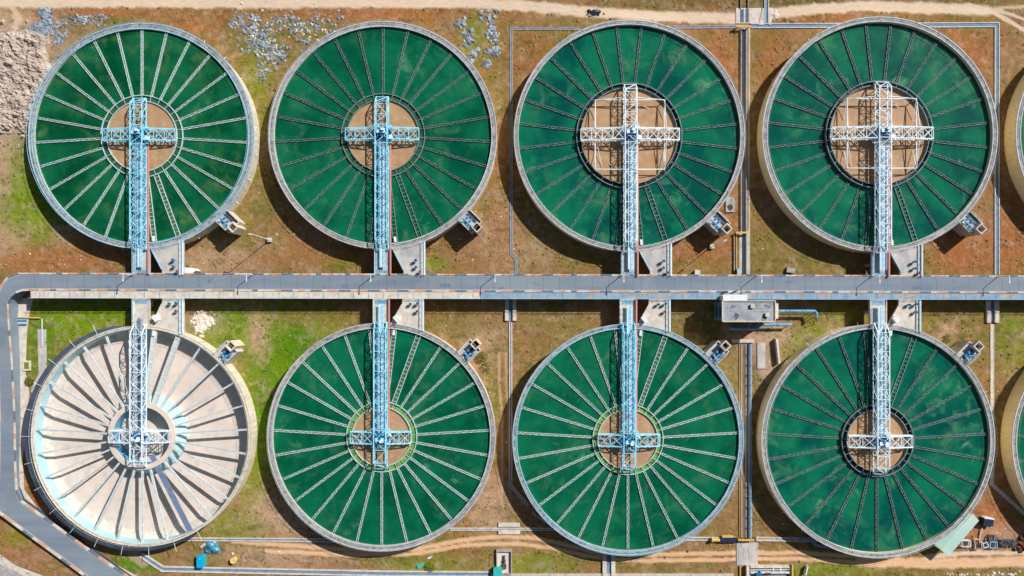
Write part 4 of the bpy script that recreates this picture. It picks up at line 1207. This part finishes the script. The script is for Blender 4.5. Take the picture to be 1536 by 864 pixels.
ZR = 9.0
a = lp([(1084.5, 452.5), (1161.5, 452.5), (1161.5, 480.8), (1084.5, 480.8)], ZR)
wallo = MB().prism(a, -.3, ZR - .4).build('wall', M['shaded_wall'], root)
MB().prism(lp([(1084.0, 452), (1162, 452), (1162, 481.4), (1084.0, 481.4)], ZR), ZR - .4, ZR).build('roof', M['roof_grey'], root)
pr = MB(); q = lp([(1083.5, 451.2), (1162.6, 451.2), (1162.6, 482.2), (1083.5, 482.2)], ZR)
for i in range(4):
    c = q[i]; d = q[(i + 1) % 4]; pr.bar((c[0], c[1], ZR + .05), (d[0], d[1], ZR + .05), .32, .55)
q = lp([(1120, 466), (1160, 466)], ZR); pr.bar((q[0][0], q[0][1], ZR + .04), (q[1][0], q[1][1], ZR + .04), .12, .1)
pr.build('parapet', M['concrete_light'], root)
MB().prism(lp([(1084.5, 441.8), (1121, 441.8), (1121, 450.2), (1084.5, 450.2)], 9.1), 8.8, 9.1).build('canopy', M['white_paint'], root)
MB().prism(lp([(1085.5, 443), (1120, 443), (1120, 450.2), (1085.5, 450.2)], 9.1), 5.1, 8.78).build('entrance_porch', M['cream'], root)
MB().prism(lp([(1163.2, 455), (1167.5, 455), (1167.5, 478), (1163.2, 478)], 8.2), -.3, 8.2).build('side_annex', M['cream'], root)
for x, y in ((1128, 459), (1150, 472)):
    q = lp([(x, y)], ZR)[0]; MB().box(q[0] - .5, q[1] - .5, ZR, q[0] + .5, q[1] + .5, ZR + .6).box(q[0] - .6, q[1] - .6, ZR + .6, q[0] + .6, q[1] + .6, ZR + .7).build('roof_vent', M['concrete_light'], root)
fb = MB()
for i in range(6):
    x = 1112.5 + i * 5; q = lp([(x, 482.2), (x, 484.6)], 8.6); fb.bar((q[0][0], q[0][1], 8.5), (q[1][0], q[1][1], 8.5), .22, .3)
fb.build('roof_fins', M['coping_white'], root)
wd = MB(); q = lp([(1084.3, 458), (1084.3, 475)], ZR)
for zz in (2.2, 5.6):
    for t in (0.1, .55):
        y0 = q[0][1] + (q[1][1] - q[0][1]) * t
        MB().box(a[0][0] - .08, y0 - 1.6, zz, a[0][0] + .02, y0, zz + 1.4).build('window', M['navy'], wallo)


# ------------------------------------------------------------------ motorcycles by the control building
def motorcycle(px, py, rz, body, label):
    r = empty('motorcycle', P(px, py, 5.01), rz); tag(r, label, 'motorcycle', 'motorcycles parked on the road')
    for x in (-.62, .62):
        m = MB(); vs = []
        ring = []
        for i in range(16):
            t = 2 * math.pi * i / 16; ring.append((x + .3 * math.cos(t), 0, .3 + .3 * math.sin(t)))
        for i in range(16): m.bar(ring[i], ring[(i + 1) % 16], .12)
        for i in range(4):
            t = math.pi * i / 4; m.bar((x + .28 * math.cos(t), 0, .3 + .28 * math.sin(t)), (x - .28 * math.cos(t), 0, .3 - .28 * math.sin(t)), .03)
        m.build('wheel', M['black'], r)
    MB().cyl((-.1, 0, .4), (.25, 0, .45), .2, 10).bar((-.6, 0, .35), (0, 0, .5), .1).bar((.62, .1, .35), (.4, .08, .95), .06).bar((.62, -.1, .35), (.4, -.08, .95), .06).build('frame', M['scrap'], r)
    MB().cyl((.0, 0, .78), (.4, 0, .82), .17, 10, .1).box(-.75, -.12, .55, -.3, .12, .72).build('fuel_tank', body, r)
    MB().prism([(-.8, -.14), (-.05, -.1), (-.05, .1), (-.8, .14)], .72, .84).build('seat', M['black'], r)
    MB().bar((.38, -.38, 1.02), (.38, .38, 1.02), .05).bar((.38, 0, .8), (.38, 0, 1.02), .06).ball((.5, 0, .9), .1).build('handlebar', M['black'], r)


motorcycle(1087, 438, R(8), M['rust'], 'reddish motorcycle parked at the kerb left of the black one')
motorcycle(1102, 437, R(14), M['navy'], 'black motorcycle parked at the kerb above the white canopy')

# ------------------------------------------------------------------ yard clutter, bottom left and centre
r = empty('water_tank', P(303.5, 840, 0)); tag(r, 'bright cyan rounded plastic tank standing in the dry grass', 'water tank')
m = MB(); poly = []
for sx, sy_, a0 in ((1, 1, 0), (-1, 1, 90), (-1, -1, 180), (1, -1, 270)):
    for j in range(5):
        t = R(a0 + j * 22.5); poly.append((sx * .65 + .5 * math.cos(t), sy_ * 1.45 + .5 * math.sin(t)))
m.prism(poly, 0, 1.6)
top = [(x * .82, y * .88) for x, y in poly]; m.prism(top, 1.6, 1.8)
m.build('tank_shell', M['cyan_tank'], r)
MB().cyl((0, .9, 1.8), (0, .9, 1.95), .28, 12).build('tank_lid', M['sky_blue'], r)

# heap under a blue tarpaulin
r = empty('tarpaulin_heap', P(318, 821, 0)); tag(r, 'crumpled blue tarpaulin over a heap beside the drain', 'tarpaulin')
m = MB(); nx_, ny_ = 22, 18; vs = []; fs = []
rs = np.random.default_rng(5)
for j in range(ny_ + 1):
    for i in range(nx_ + 1):
        u = i / nx_ * 2 - 1; v = j / ny_ * 2 - 1; sc = 1 - .25 * (v > 0) * v
        e = max(0, 1 - abs(u) ** 3) * max(0, 1 - abs(v) ** 3)
        vs.append((u * 2.4 * sc + .12 * rs.standard_normal() * e, v * 1.9 + .1 * rs.standard_normal() * e, .05 + e * (1.1 + .35 * math.sin(3 * u + 2 * v) + .3 * rs.random())))
for j in range(ny_):
    for i in range(nx_): a = j * (nx_ + 1) + i; fs.append((a, a + 1, a + nx_ + 2, a + nx_ + 1))
m.add(vs, fs); m.build('tarpaulin_sheet', M['tarp_blue'], r)

r = empty('storage_drum', P(352, 839, 0)); tag(r, 'pale yellow round drum standing on bare soil', 'drum')
MB().cyl((0, 0, 0), (0, 0, 1.3), .85, 24).cyl((0, 0, 1.3), (0, 0, 1.38), .9, 24).build('drum_body', M['drum'], r)
MB().cyl((.3, .2, 1.38), (.3, .2, 1.46), .12, 8).build('drum_cap', M['black'], r)
o = MB().obox(P(305, 818, 0).xy, (.8, .6), .8, .35, 0, .5).build('concrete_block', M['concrete_light']); tag(o, 'white block left of the blue tarpaulin heap', 'block')
o = MB().obox(P(349.5, 830, 0).xy, (1, 0), .25, .25, 0, .35).build('concrete_block', M['white_paint']); tag(o, 'tiny white block above the pale yellow drum', 'block')
o = MB().obox(P(630.5, 848, .3).xy, (.9, .43), 1.1, .5, .1, .35).build('sheet_panel', M['teal']); tag(o, 'small teal panel lying in the grass near the bottom', 'panel')
o = MB().obox(P(644, 837, .3).xy, (.9, .43), .6, .2, 0, .3).build('concrete_block', M['white_paint']); tag(o, 'thin white offcut above the teal panel', 'block')

# pump pit
r = empty('pump_pit', P(756.5, 843, 0)); tag(r, 'open concrete pump pit with machinery beside the teal tank', 'pump pit')
r0 = r.location
def l2(x, y): v = P(x, y, .9); return v.x - r0.x, v.y - r0.y
x0, y1 = l2(744.5, 824.5); x1, y0 = l2(768, 862)
m = MB(); t = .35
m.box(x0, y0, -.2, x0 + t, y1, .9); m.box(x1 - t, y0, -.2, x1, y1, .9); m.box(x0 + t, y1 - .7, -.2, x1 - t, y1, .9); m.box(x0 + t, y0, -.2, x1 - t, y0 + t, .9)
m.build('pit_wall', M['concrete'], r)
MB().box(x0 + t, y0 + t, -.2, x1 - t, y1 - .7, .15).build('pit_floor', M['floor_beige'], r)
m = MB(); m.cyl((0, 2.2, .6), (0, -.2, .6), .28); m.cyl((0, .8, .6), (0, .3, .6), .5); m.box(-.5, -1.1, .2, .5, -.3, .9)
m.build('pump', M['scrap'], r)
MB().box(-.6, -1.9, .2, .6, -1.1, .8).cyl((-.7, -1.0, .6), (.7, -1.0, .6), .18).build('motor', M['rust'], r)
m = MB(); m.bar((x0 - 1.3, y1 - 1.2, 1), (x0, y1 - 1.2, 1), .08); m.bar((x0 - 1.3, y1 - 1.2, 1), (x0 - 1.3, y0 + 3, 1), .08)
m.bar((x0 - 1.3, y1 - 1.2, 0), (x0 - 1.3, y1 - 1.2, 1), .08); m.bar((x0 - 1.3, y0 + 3, 0), (x0 - 1.3, y0 + 3, 1), .08)
m.build('pit_railing', M['slate'], r)
r = empty('teal_tank', P(747, 856, 0)); tag(r, 'teal topped box tank at the corner of the pump pit', 'tank')
MB().box(-1.3, -1.4, 0, 1.3, 1.4, 1.9).build('tank_body', M['teal'], r)
MB().box(-1.35, -1.45, 1.9, 1.35, 1.45, 1.98).cyl((.5, .6, 1.98), (.5, .6, 2.1), .25, 10).build('tank_lid', M['teal'], r)

# bottom right plant cut by the frame
r = empty('process_plant', P(1155, 868, 0)); tag(r, 'row of low process basins cut off by the bottom edge', 'basin')
r0 = r.location
def l3(x, y, z): v = P(x, y, z); return v.x - r0.x, v.y - r0.y
m = MB()
for x0, y0, x1, y1, z in ((1126, 849, 1190, 852.2, 1.3), (1126, 857.5, 1188, 860.5, 1.3), (1186, 849, 1190, 875, 1.3), (1120, 849, 1124, 875, 1.3)):
    a = l3(x0, y0, z); b = l3(x1, y1, z); m.box(a[0], b[1], -.2, b[0], a[1], z)
m.build('basin_wall', M['cream'], r)
a = l3(1124, 852, .5); b = l3(1186, 880, .5); MB().box(a[0], b[1], -.2, b[0], a[1], .5).build('basin_water', M['culvert'], r)
m = MB()
for x in (1160, 1171): a = l3(x, 852, 1.2); b = l3(x, 858, 1.2); m.bar((a[0], a[1], 1.2), (b[0], b[1], 1.2), .2)
a = l3(1126, 855, 1.2); b = l3(1186, 854, 1.2); m.bar((a[0], a[1], 1.2), (b[0], b[1], 1.2), .15)
m.build('basin_walkway', M['white_steel'], r)
a = l3(1137, 861, 1); m = MB(); m.box(a[0] - .8, a[1] - 1.2, .4, a[0] + .8, a[1] + .6, 1.8); m.cyl((a[0] + .4, a[1] + .7, 1.4), (a[0] + .4, a[1] + 1.2, 1.4), .3)
m.build('pump', M['blue_machine'], r)
m = MB(); a = l3(1187, 846, 1); m.cyl((a[0], a[1], 1.5), (a[0], a[1] - 6, 1.5), .35); m.build('inlet_pipe', M['yellow'], r)
r = empty('equipment_skid', P(1150, 858, 0)); tag(r, 'rust red pump skid sitting in the cut off basins', 'skid')
MB().box(-1.4, -.4, .5, 1.4, .4, 1.0).build('skid_base', M['rust'], r)
MB().cyl((-1, 0, 1.2), (.8, 0, 1.2), .3).build('skid_motor', M['rust'], r)
for x, y, nm, mt, lb in ((1209, 855, 'sign_post', 'white_paint', 'leaning white board in the grass at the bottom'),):
    m = MB().obox(P(x, y, .8).xy, (.25, 1), 1.3, .15, 0, 1.5); o = m.build('board', M[mt]); tag(o, lb, 'board')

# ------------------------------------------------------------------ lean-to roof and scrap yard, lower right
ZS = 3.5
root = empty('shed', P(1440, 810, 0)); tag(root, 'open shed with a pale mint sheet roof leaning against the tank rim', 'shed')
b0 = root.location
arc = []
tc = TANKS[7]['c']
for i in range(10):
    th = math.atan2(769 - tc[1], 1457.5 - tc[0]) + (math.atan2(816 - tc[1], 1401 - tc[0]) - math.atan2(769 - tc[1], 1457.5 - tc[0])) * i / 9
    arc.append((tc[0] + 178.6 * math.cos(th), tc[1] + 178.6 * math.sin(th)))
MB().prism(lp(arc + [(1423.5, 834), (1468.5, 781)], ZS), ZS - .1, ZS).build('roof', M['mint'], root)
MB().prism(lp([(1400.5, 815.5), (1455, 771), (1457.5, 770.2), (1412, 825)], ZS), ZS + .003, ZS + .06).build('roof_overlap', M['mint2'], root)
m = MB()
for x, y in ((1424, 832), (1466, 782), (1445, 807), (1404, 817)):
    q = lp([(x, y)], ZS)[0]; m.bar((q[0], q[1], -.2), (q[0], q[1], ZS - .1), .15)
m.build('posts', M['scrap'], root)

r = empty('storage_cabin', P(1477, 781, 0), R(-8)); tag(r, 'dark navy site cabin right of the mint sheet roof', 'cabin')
MB().box(-1.5, -1.2, 0, 1.5, 1.0, 1.8).build('cabin_body', M['navy'], r)
MB().box(-1.5, 1.0, 0, 1.6, 1.35, 1.9).box(.2, -1.5, 1.1, 1.6, -1.2, 1.3).build('cabin_trim', M['white_paint'], r)


def rack(px, py, w, d, rz, mt, label, bars, z=1.0, cat='frame'):
    r = empty('steel_frame', P(px, py, 0), rz); tag(r, label, cat, 'frames and racks in the scrap yard')
    m = MB()
    for zz in (.15, z):
        m.bar((-w, -d, zz), (w, -d, zz), .18); m.bar((-w, d, zz), (w, d, zz), .18); m.bar((-w, -d, zz), (-w, d, zz), .18); m.bar((w, -d, zz), (w, d, zz), .18)
    for sx in (-1, 1):
        for s2 in (-1, 1): m.bar((sx * w, s2 * d, 0), (sx * w, s2 * d, z), .16)
    m.build('rack_frame', M[mt], r)
    m = MB()
    for i in range(bars):
        t = -w + 2 * w * (i + 1) / (bars + 1); m.bar((t, -d, z * .7), (t, d, z * .7), .14)
    m.build('rack_bars', M['scrap'], r)


rack(1446, 814, 1.35, .95, 0, 'white_steel', 'white barred frame poking out from under the mint roof', 4)
rack(1464, 815, .95, 1.5, R(6), 'wood', 'pale timber frame second from the mint roof', 3)
rack(1487, 816, 1.1, .9, R(0), 'coping_blue', 'blue framed rack in the middle of the scrap yard', 2)
rack(1486, 806, .9, .8, R(0), 'scrap', 'grey framed rack behind the blue one', 3)
rack(1505, 813, 1.3, .8, R(4), 'scrap', 'dark grey rack near the right side of the scrap yard', 5)
rack(1475, 816, .7, .7, R(20), 'white_steel', 'small white rack between timber and blue frames', 2)
o = MB().bar(P(1468, 812, .3), P(1473, 792, .5), .35, .2).build('timber_plank', M['wood']); tag(o, 'long pale plank lying across the scrap yard soil', 'plank')


def scatter(name, spots, n, smin, smax, mat, label, flat=.55, seed=1, cat=None, spread=1.0):
    rs = np.random.default_rng(seed); mb = MB()
    tot = sum(s[4] for s in spots)
    for s in spots:
        m = int(n * s[4] / tot)
        for _ in range(m):
            g = rs.standard_normal(2) * .55 * spread
            px = s[0] + g[0] * s[2]; py = s[1] + g[1] * s[3]
            c = P(px, py, 0); sz = smin + (smax - smin) * rs.random() ** 2.2
            k = 6; a0 = rs.random() * 6.28; vs = []
            sx = .7 + .6 * rs.random(); rot = rs.random() * 3.14
            for lvl, (rr, zz) in enumerate(((1.0, 0), (.85, .5), (.4, .95))):
                for i in range(k):
                    t = a0 + 2 * math.pi * i / k; q = rr * (.75 + .5 * rs.random())
                    u = q * math.cos(t) * sx; v = q * math.sin(t) / sx
                    vs.append((c.x + sz * (u * math.cos(rot) - v * math.sin(rot)), c.y + sz * (u * math.sin(rot) + v * math.cos(rot)), -.03 + sz * zz * flat * (.7 + .6 * rs.random())))
            fs = []
            for l in range(2):
                for i in range(k): fs.append((l * k + i, l * k + (i + 1) % k, (l + 1) * k + (i + 1) % k, (l + 1) * k + i))
            fs.append(tuple(2 * k + i for i in range(k)))
            mb.add(vs, fs)
    o = mb.build(name, M[mat]); tag(o, label, cat, kind='stuff'); return o


scatter('rubble', [(372, 34, 22, 16, 1.2), (390, 50, 20, 14, 1.2), (400, 70, 22, 14, 1.5), (412, 85, 18, 12, 1), (392, 104, 8, 18, .7), (430, 30, 16, 12, .8), (455, 45, 22, 14, .6), (475, 35, 12, 18, .6), (375, 70, 8, 8, .4), (500, 40, 16, 20, .35), (350, 35, 8, 8, .25), (460, 65, 10, 8, .25)],
        700, .1, .7, 'rock', 'blue grey broken rubble between the first two tanks', seed=2, spread=1.15)
scatter('rubble', [(385, 45, 30, 20, 1), (405, 78, 20, 16, 1), (450, 45, 36, 16, .8), (740, 50, 12, 26, .3)], 220, .08, .5, 'rock_white', 'paler finer rubble mixed among the blue grey chunks', seed=22)
scatter('rubble', [(738, 45, 8, 20, 1), (700, 55, 10, 12, .7), (742, 78, 8, 8, .6), (712, 80, 10, 14, .5), (728, 97, 9, 6, .5), (690, 36, 10, 8, .4), (735, 25, 16, 10, .3)], 230, .16, .95, 'rock', 'blue grey rubble patch right of the second tank', seed=3)
scatter('rubble', [(68, 20, 7, 7, 1), (64, 44, 9, 9, 1.5), (52, 42, 6, 4, .4), (72, 30, 5, 7, .6)], 330, .2, .9, 'rock', 'dark blue grey rubble beside the soil heap', seed=4)
scatter('stones', [(85, 40, 14, 22, 1), (115, 30, 22, 10, 1), (145, 30, 18, 10, .8), (88, 58, 10, 8, .5)], 240, .15, .6, 'rock', 'scattered grey stones above the first tank', seed=5)
scatter('rubble', [(303, 480, 11, 8, 2), (300, 492, 6, 7, .8), (312, 484, 9, 8, .4)], 330, .2, .85, 'rock_white', 'white broken rubble pile beside the empty tank deck', seed=6)
scatter('stones', [(400, 300, 900, 260, 1), (768, 500, 900, 300, 1), (1100, 600, 600, 260, 1), (90, 390, 60, 10, .1), (1490, 800, 40, 24, .25)], 650, .06, .32, 'rock_white', 'small pale stones sprinkled over the dry ground', seed=8)
scatter('debris', [(891, 19, 10, 4, 1)], 60, .15, .5, 'navy', 'dark litter dumped on the dirt track', seed=9, flat=.8)
scatter('scrap_pile', [(1505, 815, 18, 7, 1), (1520, 812, 8, 9, .7), (1480, 817, 12, 5, .5)], 90, .15, .8, 'scrap', 'tangled grey scrap heap along the yard edge', seed=10, flat=1.1)
scatter('scrap_pile', [(1536, 815, 7, 9, 1)], 110, .2, 1.1, 'rust', 'rusty red scrap heap at the right edge', seed=12, flat=1.1)
scatter('debris', [(1505, 862, 24, 3, 1), (1440, 862, 20, 3, .5)], 60, .12, .6, 'rock_white', 'pale debris strip along the bottom right edge', seed=13)
scatter('stones', [(1163, 20, 3, 6, 1)], 50, .2, .6, 'rock_white', 'white spill of stones at the channel crossing', seed=14)


# soil heap, rough clods at the left edge
def soil_heap():
    k = ZC / H * S
    xs = np.arange(-60, 84, 1.0); ys = np.arange(40, 232, 1.0)
    PX, PY = np.meshgrid(xs, ys)
    edge = np.minimum((vnoise(PX, PY, 14, 41, 3) - .5) * 26 + 78 - PX - np.clip((PY - 150) * .55, 0, 60) - np.clip(62 - PY, 0, 40) * 1.1, (PY - 44) * .8 + (vnoise(PX, PY, 9, 42, 3) - .5) * 12)
    edge = np.minimum(edge, (208 - PY) * .9 + (vnoise(PX, PY, 12, 49, 3) - .5) * 60 - np.clip(PX, 0, 60) * .3)
    m = sstep(edge, -2, 14)
    r1 = 1 - np.abs(vnoise(PX, PY, 18, 43, 5, .6) * 2 - 1); r2 = vnoise(PX, PY, 8, 44, 4, .6)
    r3 = vnoise(PX * .6, PY * 1.5, 4, 47, 3, .7); z = m * (.1 + 1.0 * r1 ** 3 + 1.6 * (r2 - .3) + .9 * (r3 - .4)) - .12 * (1 - m) - .05
    V = np.stack([(PX - NX) * k, -(PY - NY) * k, z], -1).reshape(-1, 3)
    nx = len(xs); i = (np.arange(len(ys) - 1)[:, None] * nx + np.arange(nx - 1)[None, :])
    F = np.stack([i, i + nx, i + nx + 1, i + 1], -1).reshape(-1, 4)
    keep = (m.reshape(-1)[F].max(1) > .02)
    me = bpy.data.meshes.new('soil_heap'); me.from_pydata(V.tolist(), [], F[keep].tolist()); me.materials.append(M['clod']); me.update()
    o = link_mesh('soil_heap', me); tag(o, 'rough beige soil clods tipped along the left edge', kind='stuff')


soil_heap()
scatter('stones', [(30, 110, 34, 50, 1), (20, 170, 24, 34, .8)], 420, .2, .9, 'clod', 'loose clods lying on the soil heap', seed=15, flat=1.2)


# small shrubs
def shrub(px, py, rad, h, n, label, seed, bare=False):
    rs = np.random.default_rng(seed); r = empty('shrub', P(px, py, 0)); tag(r, label, 'shrub')
    st = MB(); lf = MB()
    for i in range(7):
        t = rs.random() * 6.28; q = rad * (.5 + .5 * rs.random()); st.cyl((0, 0, 0), (q * math.cos(t), q * math.sin(t), h * (.5 + .5 * rs.random())), .09 if bare else .05, 5, .02)
    st.build('stem', M['bark'], r)
    for i in range(n):
        t = rs.random() * 6.28; q = rad * math.sqrt(rs.random()); z = h * (.3 + .8 * rs.random()) * (1 - .4 * q / rad)
        c = Vector((q * math.cos(t), q * math.sin(t), z)); a = Vector(rs.standard_normal(3)).normalized() * .2; b = Vector(rs.standard_normal(3)).normalized() * .14
        lf.add([c - a, c + b, c + a, c - b], [(0, 1, 2, 3)])
    lf.build('foliage', M['leaf'], r)


shrub(46, 571, 1.3, 1.3, 420, 'small round green bush on the apron edge by the ramp', 1)
shrub(723, 535, 1.7, 1.6, 330, 'yellowing bush just outside the mossy tank valve chamber', 2, True)
shrub(729, 551, 1.5, 1.2, 160, 'sparse pale bush just below the yellowing bush', 3, True)
shrub(282, 402, .8, .8, 120, 'little green bush near the road by the soil heap tank deck', 4)
shrub(645, 850, 1.6, 1.0, 220, 'low green weeds right of the teal panel', 5)
shrub(1421, 507, 1.3, 1.1, 160, 'dark spiky bush beside the valve chamber of the mint roof tank', 6)
# white junction by the first deck
o = MB().prism([tuple(P(x, y, 3.5).xy) for x, y in ((276, 401), (289, 402), (294, 406), (288, 410), (276, 410))], -.2, 3.5).build('concrete_spout', M['white_paint']); tag(o, 'white boat shaped outlet block at the road edge by the first deck', 'block')


# ------------------------------------------------------------------ tufts of grass and weeds over the yard
def tufts():
    rs = np.random.default_rng(77)
    N = 60000
    px = rs.uniform(-30, 1566, N); py = rs.uniform(-30, 894, N)
    k = ZC / H * S
    X = (px - NX) * k; Y = -(py - NY) * k
    c, tr, n2, n3 = ground_colour(X, Y)
    ok = tr < .15
    for t in TANKS:
        cc = P(t['c'][0], t['c'][1], RIM); ok &= np.hypot(X - cc.x, Y - cc.y) > t['Ro'] * S + 1.2
    ok &= ~((py > 405) & (py < 447)) & ~((px < 62) & (py > 440) & (py < 780)) & ~((px < 78) & (py > 45) & (py < 215))
    ok &= ~((px > 1104) & (px < 1130)) & ~((px > 1060) & (px < 1170) & (py > 436) & (py < 560))
    line = 769 + px * .73; ok &= ~((py > line - 50) & (py < line + 12) & (px < 320))
    ok &= ~((px > 1486) & (px < 1500)) & ~((px > 762) & (px < 772)) & ~((py > 845) & (px > 200) & (px < 780)) & ~((py > 34) & (py < 46) & (px > 760))
    den = vnoise(px, py, 18, 91, 4, .65)
    ok &= rs.random(N) < sstep(den, .42, .66)
    idx = np.nonzero(ok)[0][:12500]
    green = c[:, 1] / np.maximum(c[:, 0], 1e-3)
    sets = {'green': [], 'olive': [], 'straw': []}
    for i in idx:
        g = green[i] + rs.normal() * .08
        sets['green' if g > .98 else 'olive' if g > .6 else 'straw'].append(i)
    for key, lab in (('green', 'fresh green grass tufts around the lower left tanks'), ('olive', 'olive weeds growing over the dry yard'), ('straw', 'dry straw coloured tufts on the bare soil')):
        vs = []; fs = []
        for i in sets[key]:
            sz = .15 + .36 * rs.random() ** 2.5; x, y = X[i], Y[i]; b = len(vs); m = 5; a0 = rs.random() * 6.28
            hh = sz * (.35 + .5 * rs.random())
            vs.append((x + rs.normal() * .05, y + rs.normal() * .05, hh))
            for j in range(m * 2):
                t = a0 + math.pi * j / m; q = sz * ((1 + .4 * rs.random()) if j % 2 else .45)
                vs.append((x + q * math.cos(t), y + q * math.sin(t), .02 if j % 2 else hh * .5))
            for j in range(m * 2): fs.append((b, b + 1 + j, b + 1 + (j + 1) % (m * 2)))
        if not vs: continue
        me = bpy.data.meshes.new('grass_tufts'); me.from_pydata(vs, [], fs); me.materials.append(M['tuft_' + key]); me.update()
        tag(link_mesh('grass_tufts', me), lab, kind='stuff')


M['tuft_green'] = material('green_grass', lin(112, 138, 32), lin(84, 118, 24), 0.4, 0.95, spec=.1)
M['tuft_olive'] = material('olive_weeds', lin(136, 126, 62), lin(108, 108, 48), 0.4, 0.95, spec=.1)
M['tuft_straw'] = material('straw_weeds', lin(180, 146, 102), lin(144, 118, 76), 0.4, 0.95, spec=.1)
tufts()
